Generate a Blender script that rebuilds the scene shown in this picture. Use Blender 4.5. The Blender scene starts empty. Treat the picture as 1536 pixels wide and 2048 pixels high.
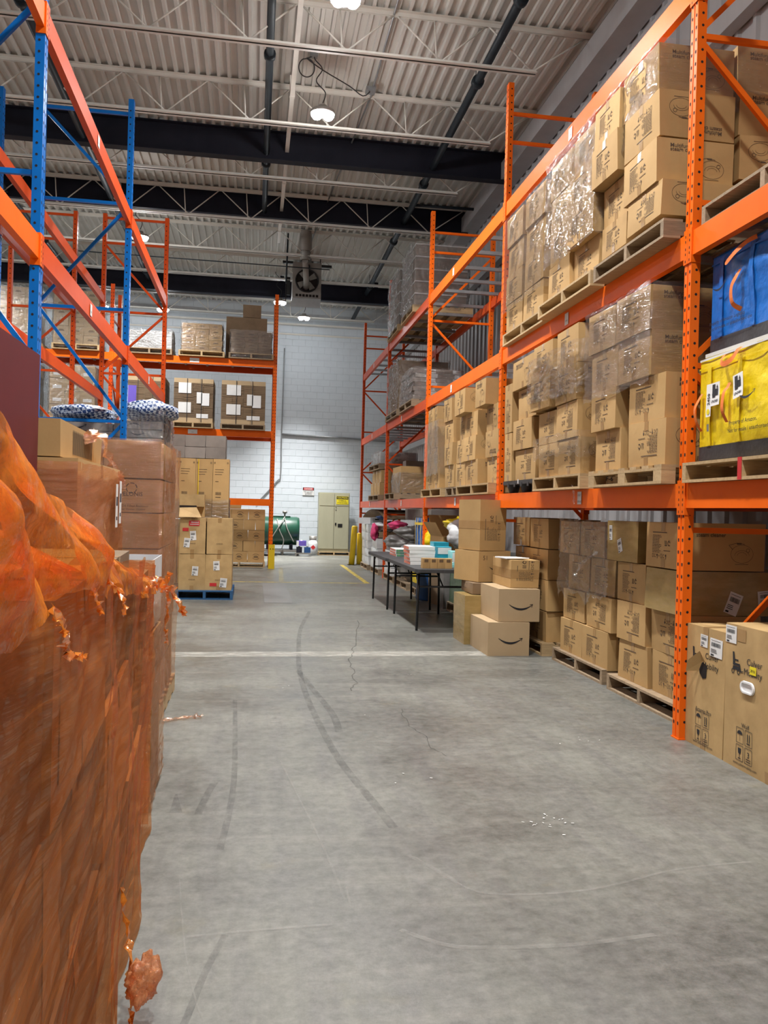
import bpy, bmesh, math, random
from mathutils import Vector, Matrix, noise

S = bpy.context.scene
COL = S.collection
PI = math.pi
rng = random.Random(7)

# ------------------------------------------------------------------ camera
F_PX, YAW, PITCH, ROLL, CAM_H = 1650.0, 0.1566, -0.0012, 0.0265, 1.40
def _axes():
    fwd = Vector((math.sin(YAW), math.cos(YAW), 0)); right = Vector((math.cos(YAW), -math.sin(YAW), 0)); up = Vector((0, 0, 1))
    f2 = fwd * math.cos(PITCH) + up * math.sin(PITCH); u2 = up * math.cos(PITCH) - fwd * math.sin(PITCH)
    return right * math.cos(ROLL) + u2 * math.sin(ROLL), u2 * math.cos(ROLL) - right * math.sin(ROLL), f2
_r, _u, _f = _axes()
cam_data = bpy.data.cameras.new('camera'); cam = bpy.data.objects.new('camera', cam_data); COL.objects.link(cam)
cam_data.sensor_fit = 'HORIZONTAL'; cam_data.sensor_width = 36.0; cam_data.lens = F_PX / 1536.0 * 36.0
cam_data.clip_start = 0.05; cam_data.clip_end = 200
cam.matrix_world = Matrix(((_r.x, _u.x, -_f.x, 0), (_r.y, _u.y, -_f.y, 0), (_r.z, _u.z, -_f.z, CAM_H), (0, 0, 0, 1)))
S.camera = cam

# ------------------------------------------------------------------ world, exposure
W = bpy.data.worlds.new('world'); S.world = W; W.use_nodes = True
W.node_tree.nodes['Background'].inputs[0].default_value = (0.6, 0.62, 0.66, 1)
W.node_tree.nodes['Background'].inputs[1].default_value = 0.02
S.view_settings.view_transform = 'Standard'; S.view_settings.look = 'None'
S.view_settings.exposure = 0.0; S.view_settings.gamma = 1.0; S.view_settings.use_curve_mapping = False
S.cycles.use_denoising = True
S.cycles.max_bounces = 8; S.cycles.diffuse_bounces = 4; S.cycles.glossy_bounces = 3
S.cycles.transparent_max_bounces = 24; S.cycles.transmission_bounces = 4
S.cycles.sample_clamp_indirect = 4.0
S.cycles.caustics_reflective = False; S.cycles.caustics_refractive = False
LAMP_POWER = 185.0
# LED high-bay fixtures of the hall: (x, y, z); each fixture builds its own light further down
LAMPS = [(0.81, 11.6, 6.95), (0.84, 8.95, 6.95), (0.82, 5.2, 6.95), (0.82, 1.6, 6.95), (0.82, -3.0, 6.95), (-2.43, 17.4, 6.85),
         (0.552, 22.4, 6.95), (1.294, 24.03, 6.95),
         (-2.684, 24.07, 6.95), (-4.346, 24.17, 6.95), (-6.3, 4.0, 6.95), (-6.3, 11.0, 6.95), (-6.3, 17.5, 6.95)]

DIM = {6: 1.0, 7: 0.95, 8: 0.5, 9: 0.5}      # same fixtures; power set by hand to tone the far wall
BEAM = {6: 92, 7: 72, 8: 76, 9: 76}           # beam narrowed by hand so the upper far wall stays darker
# ------------------------------------------------------------------ materials
MATS = {}
def _nt(name):
    m = bpy.data.materials.new(name); m.use_nodes = True
    nt = m.node_tree; b = nt.nodes['Principled BSDF']
    return m, nt, b
def lin(r, g, b):
    f = lambda c: (c / 255 / 12.92) if c / 255 <= 0.04045 else ((c / 255 + 0.055) / 1.055) ** 2.4
    return (f(r), f(g), f(b), 1)
def N(nt, t, **kw):
    n = nt.nodes.new(t)
    for k, v in kw.items(): setattr(n, k, v)
    return n
def coords(nt, scale, space='Object'):
    tc = N(nt, 'ShaderNodeTexCoord'); mp = N(nt, 'ShaderNodeMapping')
    mp.inputs['Scale'].default_value = scale
    nt.links.new(tc.outputs[space], mp.inputs['Vector'])
    return mp
def noise_ramp(nt, vec, scale, detail, lo, hi, rough=0.6):
    n = N(nt, 'ShaderNodeTexNoise'); n.inputs['Scale'].default_value = scale; n.inputs['Detail'].default_value = detail
    n.inputs['Roughness'].default_value = rough
    if vec: nt.links.new(vec.outputs[0], n.inputs['Vector'])
    r = N(nt, 'ShaderNodeMapRange'); r.inputs['From Min'].default_value = lo; r.inputs['From Max'].default_value = hi
    nt.links.new(n.outputs['Fac'], r.inputs['Value'])
    return r
def mixc(nt, fac, a, b, mode='MIX'):
    m = N(nt, 'ShaderNodeMix', data_type='RGBA', blend_type=mode)
    if isinstance(fac, (int, float)): m.inputs[0].default_value = fac
    else: nt.links.new(fac, m.inputs[0])
    for i, v in ((6, a), (7, b)):
        if isinstance(v, tuple): m.inputs[i].default_value = v
        else: nt.links.new(v, m.inputs[i])
    return m.outputs[2]
def pbr(name, c1, c2=None, scale=(1, 1, 1), nscale=4.0, detail=4, rough=0.5, metal=0.0, bump=0.0, bscale=None, rnd=0.0, lo=0.3, hi=0.7, spec=0.5, coat=0.0):
    if name in MATS: return MATS[name]
    m, nt, b = _nt(name)
    b.inputs['Roughness'].default_value = rough; b.inputs['Metallic'].default_value = metal
    b.inputs['Specular IOR Level'].default_value = spec; b.inputs['Coat Weight'].default_value = coat
    mp = coords(nt, scale)
    col = None
    r = noise_ramp(nt, mp, nscale, detail, lo, hi)
    col = mixc(nt, r.outputs[0], c1, c2 or tuple(list(x * 0.85 for x in c1[:3]) + [1]))
    if rnd:
        oi = N(nt, 'ShaderNodeObjectInfo'); mr = N(nt, 'ShaderNodeMapRange')
        mr.inputs['To Min'].default_value = 1 - rnd; mr.inputs['To Max'].default_value = 1 + rnd
        nt.links.new(oi.outputs['Random'], mr.inputs['Value'])
        hs = N(nt, 'ShaderNodeHueSaturation'); nt.links.new(mr.outputs[0], hs.inputs['Value']); nt.links.new(col, hs.inputs['Color'])
        col = hs.outputs[0]
    nt.links.new(col, b.inputs['Base Color'])
    if bump:
        n2 = N(nt, 'ShaderNodeTexNoise'); n2.inputs['Scale'].default_value = bscale or nscale * 6; n2.inputs['Detail'].default_value = 4
        nt.links.new(mp.outputs[0], n2.inputs['Vector'])
        bp = N(nt, 'ShaderNodeBump'); bp.inputs['Strength'].default_value = bump; bp.inputs['Distance'].default_value = 0.01
        nt.links.new(n2.outputs['Fac'], bp.inputs['Height']); nt.links.new(bp.outputs[0], b.inputs['Normal'])
    MATS[name] = m
    return m
def emit(name, color, strength):
    m, nt, b = _nt(name); b.inputs['Emission Color'].default_value = color; b.inputs['Emission Strength'].default_value = strength
    b.inputs['Base Color'].default_value = (0.9, 0.9, 0.9, 1)
    MATS[name] = m; return m

def film(name, tint, gloss_col, haze_col, haze, rough, scale, streak, glint, dist=0.004, rot=(0, 0, 0), gloss=0.45):
    """thin stretch film: tinted see-through sheet, streaky haze and sharp wrinkled highlights"""
    m = bpy.data.materials.new(name); m.use_nodes = True; nt = m.node_tree; nt.nodes.clear()
    out = N(nt, 'ShaderNodeOutputMaterial')
    mp = coords(nt, scale); mp.inputs['Rotation'].default_value = rot; mp.vector_type = 'TEXTURE'
    mp.inputs['Scale'].default_value = tuple(1.0 / c for c in scale)
    st = noise_ramp(nt, mp, streak, 5, 0.42, 0.70, 0.65)
    fine = N(nt, 'ShaderNodeTexNoise'); fine.inputs['Scale'].default_value = streak * 2.6; fine.inputs['Detail'].default_value = 6
    nt.links.new(mp.outputs[0], fine.inputs['Vector'])
    bp = N(nt, 'ShaderNodeBump'); bp.inputs['Strength'].default_value = 1.0; bp.inputs['Distance'].default_value = dist
    nt.links.new(fine.outputs['Fac'], bp.inputs['Height'])
    tr = N(nt, 'ShaderNodeBsdfTransparent'); tr.inputs[0].default_value = tint
    hz = N(nt, 'ShaderNodeBsdfDiffuse'); hz.inputs[0].default_value = haze_col
    tl = N(nt, 'ShaderNodeBsdfTranslucent'); tl.inputs[0].default_value = haze_col
    hm = N(nt, 'ShaderNodeMixShader'); hm.inputs[0].default_value = 0.45
    nt.links.new(hz.outputs[0], hm.inputs[1]); nt.links.new(tl.outputs[0], hm.inputs[2])
    m1 = N(nt, 'ShaderNodeMixShader')
    hf = N(nt, 'ShaderNodeMath', operation='MULTIPLY_ADD'); hf.inputs[1].default_value = haze; hf.inputs[2].default_value = haze * 0.35
    nt.links.new(st.outputs[0], hf.inputs[0]); nt.links.new(hf.outputs[0], m1.inputs[0])
    nt.links.new(tr.outputs[0], m1.inputs[1]); nt.links.new(hm.outputs[0], m1.inputs[2])
    gl = N(nt, 'ShaderNodeBsdfGlossy'); gl.inputs['Color'].default_value = gloss_col; gl.inputs['Roughness'].default_value = rough
    nt.links.new(bp.outputs[0], gl.inputs['Normal'])
    fr = N(nt, 'ShaderNodeFresnel'); fr.inputs[0].default_value = 1.5
    nt.links.new(bp.outputs[0], fr.inputs['Normal'])
    gm = N(nt, 'ShaderNodeMath', operation='MULTIPLY_ADD'); gm.inputs[1].default_value = gloss; gm.inputs[2].default_value = glint; gm.use_clamp = True
    nt.links.new(fr.outputs[0], gm.inputs[0])
    m2 = N(nt, 'ShaderNodeMixShader'); nt.links.new(gm.outputs[0], m2.inputs[0]); nt.links.new(m1.outputs[0], m2.inputs[1]); nt.links.new(gl.outputs[0], m2.inputs[2])
    nt.links.new(m2.outputs[0], out.inputs[0])
    MATS[name] = m
    return m

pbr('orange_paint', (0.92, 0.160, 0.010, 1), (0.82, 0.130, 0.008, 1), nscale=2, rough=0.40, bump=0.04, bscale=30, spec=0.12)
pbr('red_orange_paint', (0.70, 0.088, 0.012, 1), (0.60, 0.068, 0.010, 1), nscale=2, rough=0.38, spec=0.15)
pbr('blue_paint', (0.005, 0.18, 0.62, 1), (0.004, 0.145, 0.53, 1), nscale=3, rough=0.30, bump=0.05, bscale=30, spec=0.28)
pbr('slot_dark', (0.012, 0.006, 0.005, 1), rough=0.9)
pbr('galvanised', (0.34, 0.35, 0.36, 1), (0.27, 0.28, 0.29, 1), nscale=8, rough=0.42, metal=0.5)
pbr('cardboard', (0.505, 0.325, 0.138, 1), (0.435, 0.272, 0.112, 1), nscale=3, rough=0.72, rnd=0.10, bump=0.05, bscale=60, spec=0.3)
pbr('cardboard_old', (0.53, 0.355, 0.160, 1), (0.39, 0.255, 0.108, 1), nscale=5, detail=7, rough=0.62, rnd=0.06, bump=0.10, bscale=14, spec=0.4)
pbr('cardboard_pale', (0.47, 0.345, 0.205, 1), (0.43, 0.31, 0.18, 1), nscale=3, rough=0.75, rnd=0.04, spec=0.3)
pbr('cardboard_dark', (0.26, 0.18, 0.11, 1), (0.20, 0.135, 0.08, 1), nscale=4, rough=0.75, rnd=0.10, spec=0.3)
pbr('cardboard_grey', (0.27, 0.235, 0.205, 1), (0.21, 0.185, 0.165, 1), nscale=4, rough=0.6, rnd=0.12, spec=0.4)
pbr('sheet_edges', (0.30, 0.225, 0.15, 1), (0.13, 0.095, 0.065, 1), scale=(0.6, 0.6, 38), nscale=2.5, detail=3, rough=0.8, lo=0.42, hi=0.58)
pbr('tape', (0.40, 0.245, 0.105, 1), (0.35, 0.21, 0.085, 1), nscale=10, rough=0.25)
pbr('tape_wrapped', (0.42, 0.29, 0.115, 1), (0.31, 0.215, 0.075, 1), scale=(1, 1, 3), nscale=7, detail=6, rough=0.22, bump=0.3, bscale=9)
pbr('ink', (0.085, 0.055, 0.034, 1), (0.10, 0.065, 0.04, 1), rough=0.8)
pbr('ink_soft', (0.135, 0.082, 0.042, 1), (0.11, 0.07, 0.035, 1), rough=0.8)
pbr('ink_black', (0.012, 0.014, 0.02, 1), rough=0.6)
pbr('paper', (0.78, 0.78, 0.77, 1), (0.70, 0.70, 0.69, 1), nscale=6, rough=0.6)
pbr('wood', (0.52, 0.375, 0.20, 1), (0.38, 0.255, 0.125, 1), scale=(2, 14, 14), nscale=3, detail=6, rough=0.75, rnd=0.18, bump=0.12, bscale=12)
pbr('wood_old', (0.36, 0.265, 0.165, 1), (0.22, 0.155, 0.095, 1), scale=(2, 14, 14), nscale=3, detail=6, rough=0.8, rnd=0.2, bump=0.12, bscale=12)
pbr('wood_blue', (0.02, 0.10, 0.24, 1), (0.015, 0.07, 0.17, 1), scale=(2, 10, 10), nscale=3, rough=0.6, rnd=0.1)
pbr('black_plastic', (0.022, 0.023, 0.025, 1), (0.03, 0.03, 0.033, 1), nscale=6, rough=0.45)
pbr('table_black', (0.045, 0.048, 0.052, 1), (0.032, 0.034, 0.037, 1), nscale=30, rough=0.55, bump=0.1, bscale=150)
pbr('black_metal', (0.012, 0.012, 0.013, 1), rough=0.35)
pbr('white_plastic', (0.82, 0.82, 0.82, 1), (0.76, 0.76, 0.76, 1), rough=0.35)
pbr('white_matte', (0.66, 0.67, 0.68, 1), (0.56, 0.57, 0.58, 1), nscale=5, rough=0.6)
pbr('deck_cream', (0.645, 0.635, 0.60, 1), (0.575, 0.565, 0.53, 1), nscale=1.3, detail=6, rough=0.6)
pbr('joist_cream', (0.74, 0.715, 0.66, 1), (0.66, 0.635, 0.58, 1), nscale=3, rough=0.5)
pbr('navy_steel', (0.018, 0.019, 0.030, 1), (0.012, 0.013, 0.022, 1), nscale=3, rough=0.6, spec=0.15)
pbr('sprinkler_pipe', (0.012, 0.020, 0.028, 1), (0.02, 0.028, 0.036, 1), nscale=8, rough=0.5, spec=0.25)
pbr('block_paint', (0.68, 0.74, 0.79, 1), (0.63, 0.685, 0.735, 1), nscale=3, detail=6, rough=0.55, bump=0.08, bscale=40)
pbr('mortar_paint', (0.58, 0.63, 0.67, 1), (0.54, 0.585, 0.625, 1), nscale=6, rough=0.7)
pbr('panel_wall', (0.44, 0.44, 0.45, 1), (0.38, 0.38, 0.39, 1), scale=(1, 1, 0.3), nscale=3, rough=0.38)
pbr('plain_wall', (0.60, 0.61, 0.62, 1), rough=0.6)
pbr('cabinet_beige', (0.42, 0.41, 0.29, 1), (0.36, 0.35, 0.245, 1), scale=(1, 1, 0.3), nscale=3, detail=5, rough=0.42, bump=0.03)
pbr('yellow_paint', (0.80, 0.56, 0.012, 1), (0.70, 0.47, 0.01, 1), nscale=6, detail=5, rough=0.45)
pbr('yellow_sign', (0.82, 0.68, 0.02, 1), rough=0.4)
pbr('red_print', (0.62, 0.03, 0.035, 1), rough=0.5)
pbr('green_tank', (0.012, 0.075, 0.045, 1), (0.008, 0.05, 0.03, 1), nscale=4, rough=0.35)
pbr('steel_dull', (0.30, 0.29, 0.27, 1), (0.20, 0.19, 0.17, 1), nscale=8, rough=0.5, metal=0.4)
pbr('purple_plastic', (0.15, 0.10, 0.50, 1), rough=0.4)
pbr('maroon', (0.13, 0.012, 0.022, 1), (0.115, 0.011, 0.02, 1), rough=0.45)
pbr('woven_yellow', (0.80, 0.60, 0.006, 1), (0.72, 0.52, 0.004, 1), nscale=4, detail=5, rough=0.40, bump=0.9, bscale=12)
pbr('woven_blue', (0.008, 0.16, 0.58, 1), (0.006, 0.12, 0.46, 1), nscale=4, detail=5, rough=0.36, bump=1.0, bscale=11)
pbr('webbing_orange', (0.78, 0.19, 0.025, 1), (0.62, 0.14, 0.02, 1), scale=(1, 1, 20), nscale=6, rough=0.7)
pbr('black_vinyl', (0.022, 0.022, 0.025, 1), (0.045, 0.045, 0.05, 1), nscale=7, detail=6, rough=0.5, bump=0.2)
pbr('grey_heater', (0.30, 0.275, 0.25, 1), (0.25, 0.23, 0.21, 1), nscale=3, rough=0.5)
pbr('teal_print', (0.02, 0.36, 0.47, 1), (0.015, 0.28, 0.40, 1), nscale=7, rough=0.4)
pbr('aqua_print', (0.36, 0.78, 0.78, 1), (0.28, 0.70, 0.72, 1), nscale=7, rough=0.4)
pbr('coral_print', (0.80, 0.22, 0.13, 1), (0.72, 0.18, 0.10, 1), nscale=12, rough=0.5)
pbr('leaf_print', (0.10, 0.30, 0.08, 1), (0.03, 0.07, 0.16, 1), nscale=16, detail=3, rough=0.5)
pbr('pink_cloth', (0.72, 0.06, 0.20, 1), (0.55, 0.04, 0.14, 1), nscale=6, rough=0.9)
pbr('navy_cloth', (0.02, 0.05, 0.14, 1), (0.012, 0.03, 0.09, 1), nscale=6, rough=0.9)
pbr('grey_bag', (0.22, 0.21, 0.20, 1), (0.11, 0.105, 0.10, 1), nscale=5, detail=6, rough=0.3, bump=0.5, bscale=8)
pbr('white_bag', (0.74, 0.75, 0.76, 1), (0.55, 0.56, 0.57, 1), nscale=5, detail=6, rough=0.25, bump=0.6, bscale=8)
pbr('green_wrap', (0.07, 0.14, 0.07, 1), (0.03, 0.07, 0.035, 1), scale=(1, 1, 3), nscale=5, detail=6, rough=0.25, bump=0.5, bscale=8)
pbr('blue_drum', (0.015, 0.075, 0.23, 1), rough=0.4)
pbr('yellow_line', (0.62, 0.49, 0.10, 1), (0.36, 0.33, 0.20, 1), nscale=9, detail=7, rough=0.6, lo=0.4, hi=0.68)
pbr('white_line', (0.62, 0.61, 0.57, 1), (0.36, 0.35, 0.32, 1), nscale=7, detail=8, rough=0.6, lo=0.42, hi=0.66)
pbr('plate_grey', (0.20, 0.20, 0.195, 1), (0.16, 0.16, 0.155, 1), nscale=30, rough=0.45)
pbr('rubber_mark', (0.10, 0.10, 0.098, 1), rough=0.6)
emit('led_glow', (0.93, 0.97, 1.0, 1), 120.0)
film('clear_film', (0.965, 0.96, 0.955, 1), (1, 1, 1, 1), (0.70, 0.68, 0.66, 1), 0.06, 0.11, (2.2, 2.2, 20), 2.2, 0.07, 0.014, (0, 0, 0), 0.5)
film('clear_film_far', (0.95, 0.945, 0.94, 1), (1, 1, 1, 1), (0.70, 0.69, 0.68, 1), 0.12, 0.14, (2, 2, 9), 2.0, 0.06, 0.015, (0, 0, 0), 0.5)
film('loose_film', (0.96, 0.96, 0.96, 1), (1, 1, 1, 1), (0.82, 0.82, 0.82, 1), 0.10, 0.11, (6, 6, 9), 2.2, 0.08, 0.010, (0, 0, 0), 0.5)
film('orange_film', (0.95, 0.62, 0.40, 1), (1, 0.80, 0.64, 1), (0.95, 0.34, 0.08, 1), 0.36, 0.12, (3, 0.9, 30), 1.4, 0.045, 0.018, (-0.06, 0, 0), 0.3)
film('orange_sheet', (0.99, 0.48, 0.15, 1), (1, 0.86, 0.72, 1), (1.0, 0.35, 0.045, 1), 0.80, 0.12, (6, 9, 9), 1.7, 0.06, 0.014, (0.5, 0, 0), 0.4)
film('pinkish_film', (0.985, 0.80, 0.66, 1), (1, 0.93, 0.86, 1), (0.88, 0.46, 0.28, 1), 0.20, 0.11, (2, 1.6, 26), 2.2, 0.09, 0.016, (0.05, 0, 0), 0.45)
film('peach_film', (0.98, 0.70, 0.50, 1), (1, 0.90, 0.80, 1), (0.92, 0.42, 0.18, 1), 0.30, 0.11, (2, 1.2, 30), 2.2, 0.09, 0.016, (0.12, 0, 0), 0.45)
# ------------------------------------------------------------------ geometry helpers
class MB:
    """collects shapes, then becomes ONE mesh object"""
    def __init__(s): s.v = []; s.f = []; s.sm = []
    def poly(s, pts, smooth=False):
        b = len(s.v); s.v += [tuple(p) for p in pts]; s.f.append(tuple(range(b, b + len(pts)))); s.sm.append(smooth); return s
    def box(s, x0, x1, y0, y1, z0, z1):
        b = len(s.v)
        s.v += [(x0, y0, z0), (x1, y0, z0), (x1, y1, z0), (x0, y1, z0), (x0, y0, z1), (x1, y0, z1), (x1, y1, z1), (x0, y1, z1)]
        for q in ((0, 3, 2, 1), (4, 5, 6, 7), (0, 1, 5, 4), (1, 2, 6, 5), (2, 3, 7, 6), (3, 0, 4, 7)):
            s.f.append(tuple(b + i for i in q)); s.sm.append(False)
        return s
    def bar(s, p, q, w, h, up=(0, 0, 1)):
        """rectangular bar from p to q, w wide, h along 'up'"""
        p = Vector(p); q = Vector(q); d = (q - p).normalized(); up = Vector(up)
        if abs(d.dot(up)) > 0.98: up = Vector((1, 0, 0))
        a = d.cross(up).normalized(); c = a.cross(d).normalized()
        b = len(s.v)
        for e in (p, q):
            for i, j in ((-1, -1), (1, -1), (1, 1), (-1, 1)):
                s.v.append(tuple(e + a * (w / 2 * i) + c * (h / 2 * j)))
        for f in ((0, 1, 2, 3), (7, 6, 5, 4), (0, 4, 5, 1), (1, 5, 6, 2), (2, 6, 7, 3), (3, 7, 4, 0)):
            s.f.append(tuple(b + i for i in f)); s.sm.append(False)
        return s
    def tube(s, pts, r, n=8, cap=True):
        pts = [Vector(p) for p in pts]; rs = r if isinstance(r, (list, tuple)) else [r] * len(pts)
        b = len(s.v); prev = None
        for i, p in enumerate(pts):
            d = (pts[min(i + 1, len(pts) - 1)] - pts[max(i - 1, 0)]).normalized()
            if prev is None:
                a = d.cross(Vector((0, 0, 1)));
                if a.length < 1e-3: a = d.cross(Vector((1, 0, 0)))
                a.normalize()
            else:
                a = (prev - d * prev.dot(d)).normalized()
            prev = a; c = d.cross(a)
            for k in range(n):
                t = 2 * PI * k / n
                s.v.append(tuple(p + (a * math.cos(t) + c * math.sin(t)) * rs[i]))
        for i in range(len(pts) - 1):
            for k in range(n):
                k2 = (k + 1) % n
                s.f.append((b + i * n + k, b + i * n + k2, b + (i + 1) * n + k2, b + (i + 1) * n + k)); s.sm.append(True)
        if cap:
            s.f.append(tuple(b + k for k in reversed(range(n)))); s.sm.append(False)
            e = b + (len(pts) - 1) * n; s.f.append(tuple(e + k for k in range(n))); s.sm.append(False)
        return s
    def lathe(s, prof, c=(0, 0, 0), n=20, axis='Z'):
        b = len(s.v)
        for r, h in prof:
            for k in range(n):
                t = 2 * PI * k / n; x, y = r * math.cos(t), r * math.sin(t)
                p = (x, y, h) if axis == 'Z' else ((h, x, y) if axis == 'X' else (y, h, x))
                s.v.append((p[0] + c[0], p[1] + c[1], p[2] + c[2]))
        for i in range(len(prof) - 1):
            for k in range(n):
                k2 = (k + 1) % n
                s.f.append((b + i * n + k, b + i * n + k2, b + (i + 1) * n + k2, b + (i + 1) * n + k)); s.sm.append(True)
        return s
    def grid(s, fn, nu, nv, smooth=True):
        b = len(s.v)
        for j in range(nv + 1):
            for i in range(nu + 1): s.v.append(tuple(fn(i / nu, j / nv)))
        for j in range(nv):
            for i in range(nu):
                a = b + j * (nu + 1) + i
                s.f.append((a, a + 1, a + nu + 2, a + nu + 1)); s.sm.append(smooth)
        return s
    def mesh(s, name):
        me = bpy.data.meshes.new(name); me.from_pydata(s.v, [], s.f)
        if any(s.sm): me.polygons.foreach_set('use_smooth', s.sm)
        me.update(); return me
    def build(s, name, mat, parent=None, **kw):
        return ob(name, s.mesh(name), mat, parent, **kw)
def ob(name, me, mat, parent=None, loc=None, rz=None, label=None, cat=None, group=None, kind=None):
    if mat is not None and not me.materials: me.materials.append(MATS[mat] if isinstance(mat, str) else mat)
    o = bpy.data.objects.new(name, me); COL.objects.link(o)
    if parent: o.parent = parent
    if loc is not None: o.location = loc
    if rz is not None: o.rotation_euler = (0, 0, rz)
    tag(o, label, cat, group, kind); return o
def tag(o, label=None, cat=None, group=None, kind=None):
    if label: o['label'] = label
    if cat: o['category'] = cat
    if group: o['group'] = group
    if kind: o['kind'] = kind
    return o
def empty(name, loc=(0, 0, 0), rz=0.0, label=None, cat=None, group=None, kind=None):
    o = bpy.data.objects.new(name, None); COL.objects.link(o); o.location = loc; o.rotation_euler = (0, 0, rz); o.empty_display_size = 0.1
    return tag(o, label, cat, group, kind)
def copy_tree(o, parent=None):
    c = o.copy(); COL.objects.link(c); c.parent = parent
    for ch in o.children: copy_tree(ch, c)
    return c
ORD = ['lowest', 'second', 'third', 'fourth', 'fifth', 'sixth', 'seventh']
NTH = ['first', 'second', 'third', 'fourth', 'fifth', 'sixth', 'seventh', 'eighth', 'ninth', 'tenth', 'eleventh', 'twelfth']

# ------------------------------------------------------------------ floor
ZD = 7.81          # underside of the roof deck's high flutes
WALL_R, WALL_B, WALL_L, WALL_N = 4.47, 26.0, -9.5, -7.0
def concrete():
    m, nt, b = _nt('concrete'); MATS['concrete'] = m
    mp = coords(nt, (1, 1, 1))
    big = noise_ramp(nt, mp, 0.7, 9, 0.38, 0.62, 0.68)
    c = mixc(nt, big.outputs[0], (0.080, 0.084, 0.074, 1), (0.190, 0.193, 0.163, 1))
    mp2 = coords(nt, (5.5, 0.45, 1)); st = noise_ramp(nt, mp2, 1.6, 9, 0.44, 0.66, 0.75)
    fs = N(nt, 'ShaderNodeMath', operation='MULTIPLY'); fs.inputs[1].default_value = 0.75; nt.links.new(st.outputs[0], fs.inputs[0])
    c = mixc(nt, fs.outputs[0], c, (0.105, 0.104, 0.102, 1)); 
    mp3 = coords(nt, (0.5, 5.0, 1)); st2 = noise_ramp(nt, mp3, 1.4, 7, 0.52, 0.78, 0.7)
    f2 = N(nt, 'ShaderNodeMath', operation='MULTIPLY'); f2.inputs[1].default_value = 0.5; nt.links.new(st2.outputs[0], f2.inputs[0])
    c = mixc(nt, f2.outputs[0], c, (0.27, 0.258, 0.222, 1))
    fine = noise_ramp(nt, mp, 16, 9, 0.36, 0.64, 0.8)
    c = mixc(nt, 0.30, c, mixc(nt, fine.outputs[0], (0.05, 0.05, 0.047, 1), (0.32, 0.31, 0.29, 1)))
    yel = noise_ramp(nt, mp, 2.4, 5, 0.62, 0.80); fy = N(nt, 'ShaderNodeMath', operation='MULTIPLY'); fy.inputs[1].default_value = 0.28
    nt.links.new(yel.outputs[0], fy.inputs[0])
    c = mixc(nt, fy.outputs[0], c, (0.25, 0.21, 0.10, 1))
    nt.links.new(c, b.inputs['Base Color'])
    rr = N(nt, 'ShaderNodeMapRange'); rr.inputs['To Min'].default_value = 0.30; rr.inputs['To Max'].default_value = 0.52
    nt.links.new(big.outputs[0], rr.inputs['Value']); nt.links.new(rr.outputs[0], b.inputs['Roughness'])
    b.inputs['Specular IOR Level'].default_value = 0.42
    bp = N(nt, 'ShaderNodeBump'); bp.inputs['Strength'].default_value = 0.15; bp.inputs['Distance'].default_value = 0.004
    nt.links.new(fine.outputs[0], bp.inputs['Height']); nt.links.new(bp.outputs[0], b.inputs['Normal'])
concrete()
def wear(name, col, alpha, scale, lo, hi):
    m, nt, b = _nt(name); MATS[name] = m
    b.inputs['Base Color'].default_value = col; b.inputs['Roughness'].default_value = 0.55
    r = noise_ramp(nt, coords(nt, scale), 3.0, 8, lo, hi, 0.75)
    f = N(nt, 'ShaderNodeMath', operation='MULTIPLY'); f.inputs[1].default_value = alpha
    nt.links.new(r.outputs[0], f.inputs[0]); nt.links.new(f.outputs[0], b.inputs['Alpha'])
wear('tyre_worn', (0.05, 0.05, 0.053, 1), 0.36, (5, 2.2, 1), 0.36, 0.70)
wear('scratch_worn', (0.40, 0.39, 0.36, 1), 0.36, (5, 5, 1), 0.34, 0.70)
wear('crack_dark', (0.05, 0.048, 0.045, 1), 0.5, (9, 9, 1), 0.30, 0.55)
wear('white_worn', (0.50, 0.49, 0.44, 1), 0.75, (1.6, 6, 1), 0.36, 0.62)
wear('yellow_worn', (0.66, 0.50, 0.08, 1), 0.9, (3, 3, 1), 0.34, 0.56)
wear('yellow_faint', (0.62, 0.50, 0.14, 1), 0.6, (4, 4, 1), 0.42, 0.68)
floor = MB().box(WALL_L, WALL_R, WALL_N, WALL_B, -0.2, 0).build('floor', 'concrete', kind='structure', label='worn grey concrete warehouse floor with tyre marks and scratches')
def strip(name, pts, w, mat, z=0.0012):
    """flat painted or worn band lying on the concrete"""
    m = MB(); pts = [Vector((p[0], p[1], 0)) for p in pts]; ws = w if isinstance(w, list) else [w] * len(pts)
    L = []
    for i, p in enumerate(pts):
        d = (pts[min(i + 1, len(pts) - 1)] - pts[max(i - 1, 0)]).normalized(); a = Vector((-d.y, d.x, 0))
        L.append((p + a * ws[i] / 2, p - a * ws[i] / 2))
    for i in range(len(L) - 1):
        m.poly([(L[i][1].x, L[i][1].y, z), (L[i + 1][1].x, L[i + 1][1].y, z), (L[i + 1][0].x, L[i + 1][0].y, z), (L[i][0].x, L[i][0].y, z)])
    return m.build(name, mat, floor)
def smooth_path(pts, n=6):
    out = []
    for i in range(len(pts) - 1):
        p0 = pts[max(i - 1, 0)]; p1 = pts[i]; p2 = pts[i + 1]; p3 = pts[min(i + 2, len(pts) - 1)]
        for k in range(n):
            t = k / n
            out.append(tuple(0.5 * ((2 * p1[j]) + (-p0[j] + p2[j]) * t + (2 * p0[j] - 5 * p1[j] + 4 * p2[j] - p3[j]) * t * t + (-p0[j] + 3 * p1[j] - 3 * p2[j] + p3[j]) * t ** 3) for j in range(len(p1))))
    out.append(tuple(pts[-1])); return out
strip('worn_white_line', [(-2.5, 7.93), (2.35, 8.0)], 0.26, 'white_worn')
strip('painted_line', [(2.24, 20.9), (2.19, 15.75)], 0.10, 'yellow_worn')
strip('painted_line', [(-0.42, 15.72), (2.24, 15.72)], 0.08, 'yellow_worn')
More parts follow.
